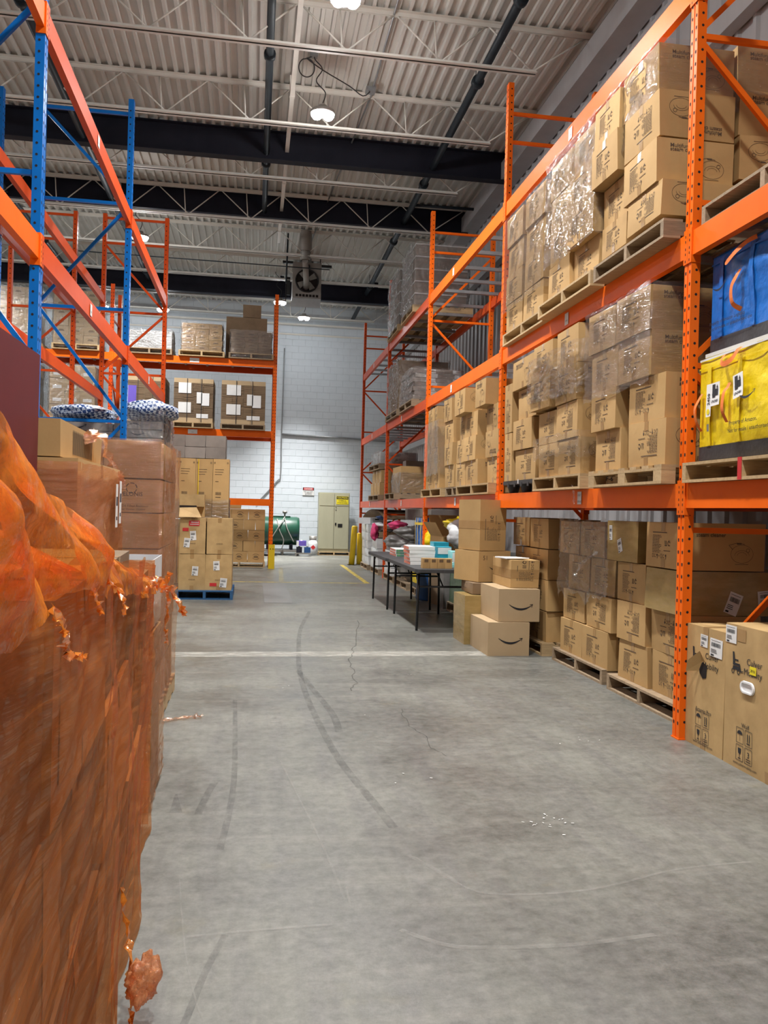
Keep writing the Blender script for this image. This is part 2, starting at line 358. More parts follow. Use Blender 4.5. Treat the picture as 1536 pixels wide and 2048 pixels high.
strip('painted_line', [(0.66, 19.6), (0.56, 15.9)], 0.09, 'yellow_faint')
strip('painted_line', [(2.24, 15.72), (2.9, 15.72)], 0.06, 'yellow_faint')
MB().box(0.19, 0.61, 12.27, 15.45, 0, 0.004).build('floor_plate', 'plate_grey', floor)
MB().box(0.61, 0.66, 12.27, 15.45, 0, 0.002).build('plate_edge', 'concrete', floor)
# tyre marks, scratches and cracks worn into the slab
strip('tyre_mark', smooth_path([(0.79, 11.3), (0.57, 9.59), (0.461, 7.94), (0.424, 6.96), (0.428, 6.12), (0.456, 5.4), (0.509, 4.6), (0.603, 3.91), (0.648, 3.59)]), 0.045, 'tyre_worn')
strip('tyre_mark', smooth_path([(0.415, 7.157), (0.495, 6.347), (0.568, 5.634), (0.568, 5.169)]), 0.05, 'tyre_worn', 0.0016)
strip('tyre_mark', smooth_path([(-0.056, 2.739), (-0.109, 2.518), (-0.145, 2.304), (-0.2, 2.0)]), 0.022, 'tyre_worn')
strip('tyre_mark', smooth_path([(-0.159, 4.265), (-0.185, 4.1), (-0.215, 3.828)]), 0.035, 'tyre_worn')
strip('tyre_mark', smooth_path([(-0.099, 6.076), (-0.064, 4.294), (-0.1, 3.421)]), 0.03, 'tyre_worn')
strip('tyre_mark', [(-0.335, 4.1), (-0.315, 3.85)], [0.01, 0.06], 'tyre_worn')
for p, w in (([(-0.238, 3.157), (-0.185, 2.709), (-0.136, 2.426), (-0.095, 2.272)], 0.006), ([(-0.18, 2.737), (0.01, 2.754), (0.298, 2.769)], 0.014),
             ([(0.521, 2.708), (0.65, 2.60), (0.78, 2.57), (1.07, 2.556), (1.368, 2.589)], 0.022), ([(0.68, 3.275), (0.80, 3.02), (0.93, 2.925), (1.28, 2.927), (1.7, 3.06), (2.05, 3.1)], 0.014),
             ([(0.375, 3.041), (0.373, 2.882)], 0.008), ([(0.655, 3.299), (0.77, 3.098), (0.80, 3.0)], 0.02), ([(0.18, 4.6), (0.313, 3.486), (0.36, 2.94)], 0.010)):
    strip('scratch', smooth_path(p), w, 'scratch_worn', 0.002)
def jag(p, amp, n, sd):
    r = random.Random(sd); out = []
    for i in range(len(p) - 1):
        for k in range(n):
            t = k / n; out.append((p[i][0] + (p[i + 1][0] - p[i][0]) * t + r.uniform(-amp, amp), p[i][1] + (p[i + 1][1] - p[i][1]) * t))
    return out + [p[-1]]
strip('crack', jag([(1.35, 10.4), (1.07, 8.47), (0.91, 7.58), (0.862, 6.67), (0.785, 6.34)], 0.02, 7, 1), 0.009, 'crack_dark', 0.0018)
strip('crack', jag([(1.06, 5.74), (1.04, 5.28), (1.09, 5.08), (1.085, 4.79), (1.13, 4.62)], 0.012, 7, 2), 0.006, 'crack_dark', 0.0018)
dm = MB(); r_ = random.Random(4)
for cx, cy, n, sp in ((1.30, 3.56, 7, 0.03), (1.42, 3.56, 10, 0.06), (1.36, 6.95, 3, 0.03), (2.06, 4.85, 5, 0.1), (0.785, 5.57, 2, 0.02), (0.2, 6.5, 2, 0.05), (0.9, 4.2, 3, 0.1)):
    for k in range(n):
        x, y = cx + r_.gauss(0, sp), cy + r_.gauss(0, sp); a = r_.uniform(0, PI); s1, s2 = r_.uniform(0.002, 0.008), r_.uniform(0.0015, 0.004)
        c, s = math.cos(a), math.sin(a)
        dm.poly([(x + c * s1 - s * s2, y + s * s1 + c * s2, 0.004), (x - c * s1 - s * s2, y - s * s1 + c * s2, 0.004), (x - c * s1 + s * s2, y - s * s1 - c * s2, 0.004), (x + c * s1 + s * s2, y + s * s1 - c * s2, 0.004)])
dm.build('paint_flecks', 'paper', floor, kind='stuff')

# ------------------------------------------------------------------ back wall of painted concrete blocks
wb = MB().box(WALL_L, WALL_R + 0.2, WALL_B + 0.006, WALL_B + 0.25, -0.2, ZD).build('wall_back', 'mortar_paint', kind='structure', label='white painted concrete block wall at the far end')
BW, BH = 0.406, 0.203
bm_ = MB(); e = 0.0035
bm_.v = [(e, 0.007, e), (BW - e, 0.007, e), (BW - e, 0.007, BH - e), (e, 0.007, BH - e), (e + .004, 0, e + .004), (BW - e - .004, 0, e + .004), (BW - e - .004, 0, BH - e - .004), (e + .004, 0, BH - e - .004)]
bm_.f = [(4, 5, 6, 7), (0, 1, 5, 4), (1, 2, 6, 5), (2, 3, 7, 6), (3, 0, 4, 7)]; bm_.sm = [False] * 5
blk = bm_.mesh('block'); blk.materials.append(MATS['block_paint'])
up = MB(); cnt = 0
for j in range(38):
    x = -9.5 + (0.203 if j % 2 else 0)
    while x + BW < WALL_R + 0.2:
        if -1.3 < x < 4.3 and j * BH < 4.0 and cnt < 296:
            o = bpy.data.objects.new('block', blk); COL.objects.link(o); o.parent = wb; o.location = (x, WALL_B, j * BH); cnt += 1
        else:
            b = len(up.v); up.v += [(p[0] + x, p[1] + WALL_B, p[2] + j * BH) for p in bm_.v]
            up.f += [tuple(b + i for i in f) for f in bm_.f]; up.sm += [False] * 5
        x += BW
up.build('upper_blocks', 'block_paint', wb, kind='stuff')
MB().box(WALL_L, WALL_R, WALL_B - 0.03, WALL_B, 6.83, 6.88).box(WALL_L, WALL_R, WALL_B - 0.16, WALL_B - 0.02, 7.12, 7.17).build('trim_1', 'joist_cream', kind='structure', label='cream steel ledger along the top of the far wall')
# ------------------------------------------------------------------ right wall of ribbed metal liner panels, with eave channels
wr = MB()
pr = []
y = WALL_N
while y < WALL_B:
    pr += [(y, 0.03), (y + 0.20, 0.03), (y + 0.225, 0.0), (y + 0.275, 0.0)]; y += 0.30
for i in range(len(pr) - 1):
    wr.poly([(WALL_R + pr[i][1], pr[i][0], 0), (WALL_R + pr[i][1], pr[i][0], ZD), (WALL_R + pr[i + 1][1], pr[i + 1][0], ZD), (WALL_R + pr[i + 1][1], pr[i + 1][0], 0)])
wr = wr.build('wall_right', 'panel_wall', kind='structure', label='pale grey ribbed metal wall behind the right rack')
MB().box(WALL_R + 0.04, WALL_R + 0.2, WALL_N, WALL_B, -0.2, ZD + 0.2).build('backing', 'plain_wall', wr)
for i, (z0, z1, d) in enumerate(((7.30, 7.62, 0.30), (6.95, 7.02, 0.16), (6.10, 6.30, 0.13), (3.2, 3.35, 0.1))):
    MB().box(WALL_R - d, WALL_R, WALL_N, WALL_B, z0, z1).build('wall_girt', 'panel_wall', wr)
MB().box(WALL_L - 0.2, WALL_L, WALL_N, WALL_B, -0.2, ZD).build('wall_left', 'plain_wall', kind='structure', label='plain pale wall beyond the left racks')
MB().box(WALL_L, WALL_R, WALL_N - 0.2, WALL_N, -0.2, ZD).build('wall_near', 'plain_wall', kind='structure', label='plain pale wall behind the viewpoint')

# ------------------------------------------------------------------ roof deck, one child per deck panel
ceil = empty('ceiling', (0, 0, ZD), label='cream corrugated steel roof deck', kind='structure')
PT = 0.155
pm = MB(); prof = []
for k in range(6):
    x = k * PT; prof += [(x, 0.0), (x + 0.088, 0.0), (x + 0.10, -0.045), (x + 0.143, -0.045)]
prof.append((6 * PT, 0.0))
for i in range(len(prof) - 1):
    a, b = prof[i], prof[i + 1]
    pm.poly([(a[0], WALL_N, a[1]), (a[0], WALL_B, a[1]), (b[0], WALL_B, b[1]), (b[0], WALL_N, b[1])])
pm.box(6 * PT - 0.016, 6 * PT - 0.008, WALL_N, WALL_B, -0.012, 0.0)
pmesh = pm.mesh('deck_panel'); pmesh.materials.append(MATS['deck_cream'])
x = WALL_R
while x > WALL_L:
    x -= 6 * PT
    o = bpy.data.objects.new('deck_panel', pmesh); COL.objects.link(o); o.parent = ceil; o.location = (x, 0, 0)
MB().box(WALL_L - 0.2, WALL_R + 0.2, WALL_N - 0.2, WALL_B + 0.2, ZD + 0.01, ZD + 0.15).build('roof_board', 'plain_wall').parent = ceil
bpy.data.objects['roof_board'].location = (0, 0, -ZD)

# ------------------------------------------------------------------ open-web joists across the hall
ZT, ZB = ZD - 0.045, 7.17
def angle_pair(m, x0, x1, y, z, up):
    for s in (-1, 1):
        m.box(min(x0, x1), max(x0, x1), y + s * 0.012 if s > 0 else y - 0.062, y + 0.062 if s > 0 else y - 0.012, z, z + 0.008)
        m.box(min(x0, x1), max(x0, x1), y + (0.012 if s > 0 else -0.018), y + (0.018 if s > 0 else -0.012), z if up else z - 0.05, z + 0.05 if up else z)
JX0 = -9.4
webm = {}
def joist(y, label):
    j = empty('roof_joist', (0, y, ZB), label=label, cat='joist', group='open-web roof joists')
    m = MB(); angle_pair(m, JX0, 4.37, 0, ZT - ZB - 0.009, False); m.build('top_chord', 'joist_cream', j)
    m = MB(); angle_pair(m, JX0, 3.50, 0, 0, True); m.build('bottom_chord', 'joist_cream', j)
    H = ZT - ZB - 0.03; P = 1.22
    def rod(key, p, q):
        if key not in webm:
            t = MB().tube([(0, 0, 0), (q[0] - p[0], 0, q[2] - p[2])], 0.011, 6).mesh('web_rod'); t.materials.append(MATS['joist_cream']); webm[key] = t
        o = bpy.data.objects.new('web_rod', webm[key]); COL.objects.link(o); o.parent = j; o.location = p
    x = 3.45
    while x - P > JX0:
        rod('dn', (x, 0, 0.03), (x - P / 2, 0, H)); rod('up', (x - P / 2, 0, H), (x - P, 0, 0.03)); rod('vt', (x - P / 2 - 0.05, 0, H), (x - P / 2 - 0.02 - 0.22, 0, 0.03)) if False else rod('vt', (x - P - 0.06, 0, 0.03), (x - P - 0.10, 0, H))
        x -= P
    rod('end', (3.45, 0, 0.03), (4.2, 0, H))
    return j
jy = [8.26, 10.4, 12.54, 14.63, 16.83, 18.95, 21.05, 23.15, 25.1]
for i, y in enumerate(jy):
    joist(y, f'cream open-web steel roof joist, {NTH[i]} one beyond the camera')
for i, y in enumerate((6.1, 4.0, 1.9, -0.2, -2.3, -4.4)): joist(y, f'cream open-web steel roof joist overhead out of the picture, {NTH[i]} behind the nearest visible')
# dark wide-flange beams
def wbeam(y, z0, z1, x0, x1, label, mat='navy_steel'):
    b = empty('steel_beam', (0, y, z0), label=label, cat='beam', group='dark wide-flange beams')
    h = z1 - z0
    MB().box(x0, x1, -0.006, 0.006, 0.012, h - 0.012).build('web', mat, b)
    MB().box(x0, x1, -0.09, 0.09, 0, 0.014).build('bottom_flange', mat, b)
    MB().box(x0, x1, -0.09, 0.09, h - 0.014, h).build('top_flange', mat, b)
    return b
wbeam(14.15, 7.28, ZT, JX0, 4.3, 'dark navy steel roof beam, nearest of three')
wbeam(16.98, 7.28, ZT, JX0, 4.3, 'dark navy steel roof beam, second of three')
b3 = wbeam(22.75, 7.14, 7.58, JX0, 4.0, 'dark navy steel roof beam, farthest, near the hanging heater')
for xx in (-6, -3.4, 0.6, 3.2): MB().box(xx - 0.05, xx + 0.05, -0.05, 0.05, 0.43, 0.60).build('hanger', 'navy_steel', b3)
# ------------------------------------------------------------------ sprinkler mains and a conduit running down the hall
def main_pipe(x, z, y0, y1, r, label, fl=()):
    p = empty('sprinkler_pipe', (x, y0, z), label=label, cat='pipe', group='dark sprinkler pipes')
    MB().tube([(0, 0, 0), (0, y1 - y0, 0)], r, 12).build('pipe', 'sprinkler_pipe', p)
    for y in fl:
        MB().lathe([(r, -0.05), (r * 1.5, -0.045), (r * 1.5, 0.045), (r, 0.05)], (0, y - y0, 0), 12, 'Y').build('coupling', 'sprinkler_pipe', p)
        MB().tube([(0, y - y0 + 0.1, r), (0, y - y0 + 0.1, ZD - z - 0.04)], 0.006, 5).build('hanger_rod', 'sprinkler_pipe', p)
    return p
main_pipe(0.055, 7.42, -3, 17.5, 0.052, 'dark sprinkler pipe above the aisle centre', (4, 7.5, 11.1, 14.6))
main_pipe(2.93, 7.42, -3, 25.9, 0.058, 'dark sprinkler pipe above the right rack, with hangers', (6, 9.3, 11.2, 14.9, 18.2, 22.0))
main_pipe(-2.92, 7.42, -3, 25.9, 0.055, 'dark sprinkler pipe above the left rack', (6, 10.5, 14.2, 18, 22))
main_pipe(-4.9, 7.42, -3, 25.9, 0.05, 'dark sprinkler pipe at far left under the roof', (8, 14, 20))
MB().tube([(2.95, 16.0, 7.44), (4.3, 16.0, 7.46)], 0.03, 8).build('branch_pipe', 'sprinkler_pipe', label='thin dark branch pipe crossing to the right wall', cat='pipe')
cd = empty('conduit', (0.40, 0, 7.48), label='long cream square conduit along the aisle ceiling', cat='conduit')
MB().box(-0.032, 0.032, -3, 19.0, -0.03, 0.03).build('duct', 'joist_cream', cd)
for y in (6, 12.2, 15.5, 18.2): MB().box(-0.04, 0.04, y, y + 0.05, -0.04, 0.28).build('clip', 'joist_cream', cd)
c2 = empty('conduit', (1.15, 0, 7.72), label='thin grey conduit under the deck above the lamp', cat='conduit')
MB().tube([(0.45, -3, 0), (0.45, 12.5, 0), (0.0, 20.0, 0)], 0.015, 6).build('tube', 'galvanised', c2)
# ------------------------------------------------------------------ LED high-bay lamps
def lamp(i, x, y, z):
    vis = {0: 'bright LED high-bay lamp hanging on a looped black cord', 1: 'bright LED high-bay lamp at the very top of the picture', 6: 'bright LED lamp beside the tall rack upright at the back', 7: 'bright LED lamp below the heater near the far wall',
           8: 'bright LED lamp seen between the left racks near far wall', 9: 'bright LED lamp farthest left near the far wall', 5: 'bright LED lamp glinting beside the second blue upright'}
    l = empty('high_bay_lamp', (x, y, z), label=vis.get(i, f'LED high-bay lamp at aisle position {NTH[i % 12]} outside the picture'), cat='lamp', group='LED high-bay lamps')
    MB().lathe([(0, 0.12), (0.06, 0.11), (0.07, 0.06), (0.13, 0.045), (0.17, 0.03), (0.17, 0.0), (0.12, 0.0)], n=20).build('housing', 'grey_heater', l)
    for s in (-1, 1):
        MB().lathe([(0.0, -0.085), (0.05, -0.075), (0.08, -0.035), (0.085, 0.0)], (s * 0.08, 0, 0), 16).build('lens', 'led_glow', l)
    MB().tube(smooth_path([(0, 0, 0.15), (0.03, 0, 0.3), (-0.10, 0, 0.45), (-0.02, 0, 0.62), (-0.12, 0, 0.74), (-0.14, 0, 0.80)]), 0.008, 6).build('cord', 'black_plastic', l)
    ld = bpy.data.lights.new('lamp_light', 'AREA'); ld.shape = 'DISK'; ld.size = 0.34; ld.energy = LAMP_POWER * DIM.get(i, 1.0); ld.color = (1.0, 0.985, 0.96); ld.spread = math.radians(BEAM.get(i, 136))
    lo = bpy.data.objects.new('lamp_light', ld); COL.objects.link(lo); lo.parent = l; lo.location = (0, 0, -0.10)
    pd = bpy.data.lights.new('ceiling_fill', 'POINT'); pd.energy = LAMP_POWER * 0.42 * (0.05 if i in DIM else 1.0); pd.shadow_soft_size = 0.17; pd.color = (1.0, 0.97, 0.93)  # added fill light at the fixture, lifts the roof deck and shaded areas
    po = bpy.data.objects.new('ceiling_fill', pd); COL.objects.link(po); po.parent = l; po.location = (0, 0, -0.02)
    return l
for i, p in enumerate(LAMPS):
    l = lamp(i, *p)
    if i == 0:
        loop = [(-0.14, 0, 0.80)]
        for k in range(13): t = PI * 0.5 + k / 12 * 2 * PI; loop.append((-0.24 + 0.11 * math.cos(t), 0.0, 0.62 + 0.13 * math.sin(t)))
        loop += [(0.0, 0.1, 0.66), (0.4, 0.3, 0.58), (0.62, 0.5, 0.56), (0.75, 0.65, 0.72)]
        MB().tube(smooth_path(loop, 3), 0.008, 6).build('cord', 'black_plastic', l)
        MB().box(-0.2, -0.09, -0.05, 0.05, 0.78, 0.83).box(0.68, 0.82, 0.58, 0.72, 0.70, 0.76).build('junction_box', 'galvanised', l)
# ------------------------------------------------------------------ hanging unit heater
h = empty('unit_heater', (1.18, 21.0, 6.45), label='grey hanging unit heater with round fan under the roof', cat='heater')
MB().box(-0.36, 0.36, -0.05, 0.6, 0.28, 1.18).build('cabinet', 'grey_heater', h)
MB().lathe([(0.27, -0.06), (0.285, -0.09), (0.30, -0.06), (0.30, -0.045)], (0.0, 0, 0.72), 28, 'Y').build('fan_ring', 'black_metal', h)
MB().lathe([(0.0, -0.052), (0.27, -0.052)], (0, 0, 0.72), 28, 'Y').build('fan_opening', 'slot_dark', h)
for k in range(4):
    t = k * PI / 2 + 0.5; c, s = math.cos(t), math.sin(t)
    MB().poly([(0.04 * c - 0.05 * s, -0.07, 0.72 + 0.04 * s + 0.05 * c), (0.25 * c - 0.10 * s, -0.055, 0.72 + 0.25 * s + 0.10 * c), (0.25 * c + 0.06 * s, -0.085, 0.72 + 0.25 * s - 0.06 * c), (0.05 * c + 0.03 * s, -0.075, 0.72 + 0.05 * s - 0.03 * c)]).build('fan_blade', 'steel_dull', h)
MB().lathe([(0, -0.11), (0.06, -0.10), (0.07, -0.06)], (0, 0, 0.72), 14, 'Y').build('motor_hub', 'black_metal', h)
MB().box(-0.36, 0.36, -0.07, -0.05, 0.28, 0.42).build('louvre_panel', 'grey_heater', h)
for k in range(7): MB().box(-0.28 + k * 0.085, -0.22 + k * 0.085, -0.08, -0.07, 0.31, 0.37).build('louvre', 'slot_dark', h)
m = MB(); m.poly([(-0.36, -0.05, 0.28), (0.36, -0.05, 0.28), (0.32, -0.35, -0.02), (-0.42, -0.35, -0.02)]); m.poly([(-0.42, -0.35, -0.022), (0.32, -0.35, -0.022), (0.36, -0.05, 0.272), (-0.36, -0.05, 0.272)]); m.build('deflector', 'white_matte', h)
MB().lathe([(0.13, 1.18), (0.13, 1.36)], (0, 0.1, 0), 16).lathe([(0.10, 1.0), (0.13, 1.0)], (0, 0.1, 0), 16).build('flue', 'galvanised', h)
MB().lathe([(0.0, -0.13), (0.08, -0.12), (0.085, -0.05)], (-0.02, 0, 1.06), 14, 'Y').build('blower_motor', 'navy_steel', h)
MB().box(-0.62, -0.36, -0.02, 0.06, 1.14, 1.2).box(0.36, 0.62, -0.02, 0.06, 1.10, 1.16).box(-0.5, -0.42, 0, 0.05, 0.35, 0.8).build('bracket', 'black_metal', h)
MB().tube([(-0.52, 0.02, 1.36), (-0.52, 0.02, 0.2)], 0.012, 6).tube([(0.33, 0.02, 1.36), (0.33, 0.02, 1.1)], 0.012, 6).build('hanger_rod', 'black_metal', h)
dct = empty('round_duct', (1.02, 19.0, 7.3), label='grey round flue duct dropping from the roof above heater', cat='duct')
MB().lathe([(0.13, 0.0), (0.14, 0.02), (0.14, 0.45)], n=20).build('duct', 'grey_heater', dct)
MB().lathe([(0.09, -0.2), (0.12, -0.17), (0.12, 0.0)], n=20).build('damper', 'steel_dull', dct)
MB().tube([(0, 0, -0.2), (0.1, 1.2, -0.35), (0.14, 1.95, -0.3)], 0.07, 12).build('elbow', 'grey_heater', dct)
MB().tube([(0.62, 19.2, 7.75), (0.60, 19.2, 6.6)], 0.02, 8).tube([(-4, 19.2, 7.0), (1.6, 19.2, 6.98)], 0.012, 6).build('gas_pipe', 'sprinkler_pipe', label='thin dark gas pipe beside the heater', cat='pipe')
# ------------------------------------------------------------------ lettering
_txt = {}
def text_polys(s, align='LEFT', bold=0.0):
    k = (s, align, bold)
    if k not in _txt:
        cu = bpy.data.curves.new('t', 'FONT'); cu.body = s; cu.size = 1.0; cu.align_x = align; cu.resolution_u = 2; cu.offset = bold
        o = bpy.data.objects.new('t', cu); COL.objects.link(o)
        bpy.context.view_layer.update()
        me = bpy.data.meshes.new_from_object(o.evaluated_get(bpy.context.evaluated_depsgraph_get()))
        _txt[k] = ([(v.co.x, v.co.y) for v in me.vertices], [tuple(p.vertices) for p in me.polygons])
        bpy.data.objects.remove(o); bpy.data.curves.remove(cu); bpy.data.meshes.remove(me)
    return _txt[k]
class Flat:
    """2-D artwork: points and faces in metres"""
    def __init__(s): s.p = []; s.f = []
    def q(s, x0, y0, x1, y1): return s.poly([(x0, y0), (x1, y0), (x1, y1), (x0, y1)])
    def poly(s, pts): b = len(s.p); s.p += list(pts); s.f.append(tuple(range(b, b + len(pts)))); return s
    def text(s, t, x, y, h, align='LEFT', bold=0.0):
        v, f = text_polys(t, align, bold); b = len(s.p); k = h / 0.72
        s.p += [(x + a * k, y + c * k) for a, c in v]; s.f += [tuple(b + i for i in q) for q in f]; return s
    def line(s, pts, w):
        for i in range(len(pts) - 1):
            (x0, y0), (x1, y1) = pts[i], pts[i + 1]; d = math.hypot(x1 - x0, y1 - y0) or 1; a, c = -(y1 - y0) / d * w / 2, (x1 - x0) / d * w / 2
            s.poly([(x0 - a, y0 - c), (x1 - a, y1 - c), (x1 + a, y1 + c), (x0 + a, y0 + c)])
        return s
    def arc(s, cx, cy, rx, ry, t0, t1, w, n=14):
        return s.line([(cx + rx * math.cos(t0 + (t1 - t0) * i / n), cy + ry * math.sin(t0 + (t1 - t0) * i / n)) for i in range(n + 1)], w)
    def disc(s, cx, cy, r, n=12): return s.poly([(cx + r * math.cos(2 * PI * i / n), cy + r * math.sin(2 * PI * i / n)) for i in range(n)])
    def moved(s, dx, dy, k=1.0, rot=0.0):
        c, d = math.cos(rot), math.sin(rot); o = Flat(); o.p = [(dx + k * (x * c - y * d), dy + k * (x * d + y * c)) for x, y in s.p]; o.f = list(s.f); return o
    def add(s, o): b = len(s.p); s.p += o.p; s.f += [tuple(b + i for i in q) for q in o.f]; return s
def flat_on(art, name, mat, parent, fn):
    m = MB(); m.v = [tuple(fn(x, y)) for x, y in art.p]; m.f = list(art.f); m.sm = [False] * len(m.f)
    return m.build(name, mat, parent)

# ------------------------------------------------------------------ pallet racks
UW, UD, PITCH_S = 0.083, 0.062, 0.0775
_up = {}
def upright_mesh(h):
    if h not in _up:
        m = MB().box(0, 0.036, 0, UD, 0, h).box(0.036, 0.047, 0.007, UD, 0, h).box(0.047, UW, 0, UD, 0, h)
        s = MB(); n = int((h - 0.1) / PITCH_S)
        for k in range(n):
            z = 0.10 + k * PITCH_S
            for cx in (0.017, 0.066):
                s.poly([(cx - 0.0065, -0.0008, z - 0.008), (cx + 0.0065, -0.0008, z - 0.008), (cx + 0.0085, -0.0008, z + 0.006), (cx + 0.0055, -0.0008, z + 0.013), (cx - 0.0055, -0.0008, z + 0.013), (cx - 0.0085, -0.0008, z + 0.006)])
            for sx, sg in ((-0.0008, 1), (UW + 0.0008, -1)):
                s.poly([(sx, 0.036 + sg * 0.0095 * math.cos(t * PI / 3), z + 0.012 + 0.0095 * math.sin(t * PI / 3)) for t in range(6)][::-1])
        _up[h] = (m.mesh('upright'), s.mesh('slots'))
    return _up[h]
def instance(me, name, mat, parent, loc=(0, 0, 0), rz=0):
    o = bpy.data.objects.new(name, me); COL.objects.link(o); o.parent = parent; o.location = loc; o.rotation_euler = (0, 0, rz)
    if o.material_slots: o.material_slots[0].link = 'OBJECT'; o.material_slots[0].material = MATS[mat]
    else:
        me.materials.append(MATS[mat])
    return o
def upright(root, u, v, h, mat, rear=False):
    a, s = upright_mesh(h)
    if rear: o = instance(a, 'upright', mat, root, (u + UW, v, 0), PI)
    else: o = instance(a, 'upright', mat, root, (u, v, 0))
    instance(s, 'slot_holes', 'slot_dark', o)['kind'] = 'stuff'
    MB().box(-0.006, UW + 0.006, -0.006, UD + 0.03, 0, 0.008).build('foot_plate', mat, o)
    return o
HB = [0.25, 1.33, 2.38, 3.42, 4.48, 5.58, 5.90]
def frame(root, u, depth, h, mat, v0=0.0, hb=HB, bmat=None):
    """two uprights joined by horizontal and diagonal braces"""
    upright(root, u, v0, h, mat); upright(root, u, v0 + depth, h, mat, True)
    uc = u + 0.04; f, r = v0 + UD - 0.01, v0 + depth - UD + 0.01; bm = bmat or mat
    for z in hb:
        if z < h: MB().bar((uc, f, z), (uc, r, z), 0.03, 0.035).build('brace', bm, root)
    for i in range(len(hb) - 2):
        z0, z1 = hb[i] + 0.05, hb[i + 1] - 0.04
        if z1 < h:
            a, b = ((f, r) if i % 2 == 0 else (r, f))
            MB().bar((uc, a, z0), (uc, b, z1), 0.028, 0.035).build('brace', bm, root)
_bm = {}
def beam(root, u0, u1, z, mat, v=0.0, rear=False, h=0.155):
    """load beam with stepped ledge and hooked end plates, underside at z"""
    L = round(u1 - u0, 3); k = (L, h)
    if k not in _bm:
        m = MB().box(0, L, 0.004, 0.055, 0, h - 0.04).box(0, L, 0.004, 0.036, h - 0.04, h)
        def plate(a, b):
            x0, x1 = (a, 0.006) if a < 0 else (L - 0.006, b); e = MB()
            z0, z1, k = -0.045, h + 0.02, len(e.v)
            pr = [(x0, -0.007), (x1, -0.007), (x1, 0.06), (x1 - 0.006, 0.06), (x1 - 0.006, -0.001), (x0, -0.001)] if a < 0 else [(x0, -0.007), (x1, -0.007), (x1, -0.001), (x0 + 0.006, -0.001), (x0 + 0.006, 0.06), (x0, 0.06)]
            e.v = [(x, y, z0) for x, y in pr] + [(x, y, z1) for x, y in pr]
            e.f = [tuple(reversed(range(6))), tuple(range(6, 12))] + [(i, (i + 1) % 6, (i + 1) % 6 + 6, i + 6) for i in range(6)]; e.sm = [False] * 8
            return e.mesh('end_plate')
        d = MB()
        for cx in (-0.018, L + 0.018):
            for zz in (-0.025, 0.02, 0.052, 0.10, 0.132):
                d.poly([(cx - 0.004, -0.008, zz - 0.008), (cx + 0.004, -0.008, zz - 0.008), (cx + 0.004, -0.008, zz + 0.008), (cx - 0.004, -0.008, zz + 0.008)])
        _bm[k] = (m.mesh('beam'), (plate(-0.04, 0), plate(L, L + 0.04)), d.mesh('rivet_holes'))
    a, b, c = _bm[k]
    o = instance(a, 'beam', mat, root, (u1, v, z) if rear else (u0, v, z), PI if rear else 0)
    for pl in b: instance(pl, 'end_plate', mat, o)
    instance(c, 'rivet_holes', 'slot_dark', o)['kind'] = 'stuff'
    return o
def support_bars(root, us, v0, v1, z):
    for u in us: MB().box(u, u + 0.05, v0, v1, z, z + 0.045).build('support_bar', 'galvanised', root)
def bay_label(root, u, z, lines, w=0.085, h=0.105, v=-0.0015):
    o = MB().poly([(u, v, z), (u + w, v, z), (u + w, v, z + h), (u, v, z + h)]).build('bay_label', 'paper', root)
    a = Flat(); n = len(lines)
    for i, t in enumerate(lines): a.text(t, u + w / 2, z + h * (1 - (i + 0.72) / n), h * 0.15, 'CENTER', 0.0)
    flat_on(a, 'lettering', 'ink_black', o, lambda x, y: (x, v - 0.001, y))
    return o
BAY, VY = 4.051, 4.944
L1, L2, L3, TOP = 1.470, 3.071, 4.728, 6.229
R = empty('pallet_rack', (2.694, VY, 0), -PI / 2, label='long orange pallet rack along the right side of the aisle', cat='rack')
DEP = 1.07
for i in range(-1, 5):
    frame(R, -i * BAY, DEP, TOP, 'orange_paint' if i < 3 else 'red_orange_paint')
for i in range(-1, 4):
    u0, u1 = -(i + 1) * BAY + UW, -i * BAY
    for z in (L1, L2, L3):
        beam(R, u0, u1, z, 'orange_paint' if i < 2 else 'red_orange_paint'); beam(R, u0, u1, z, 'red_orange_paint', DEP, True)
for i, zs in ((1, (L2, L3)), (2, (L1, L2, L3)), (3, (L1, L2, L3)), (0, (L2,)), (-1, (L1, L2))):
    for z in zs: support_bars(R, [-(i + 1) * BAY + UW + d for d in (0.35, 0.95, 1.6, 2.3, 2.9, 3.55)], 0.05, DEP - 0.05, z + 0.112)
def ru(Y): return VY - Y
bay_label(R, ru(6.62), L1 + 0.03, ('07-02T', '07-01 B')); bay_label(R, ru(7.02), L2 + 0.02, ('07-03',)); bay_label(R, ru(7.05), L3 + 0.02, ('07-04',))
bay_label(R, ru(10.95), L1 + 0.03, ('08-02T', '08-01 B')); bay_label(R, ru(11.35), L2 + 0.02, ('08-03',)); bay_label(R, ru(11.4), L3 + 0.02, ('08-04',))
bay_label(R, ru(15.1), L1 + 0.03, ('09-02', '09-01')); bay_label(R, ru(15.3), L2 + 0.02, ('09-03',)); bay_label(R, ru(19.3), L1 + 0.03, ('10-01',)); bay_label(R, ru(19.2), L2 + 0.02, ('10-03',)); bay_label(R, ru(19.2), L3 + 0.02, ('10-04',))

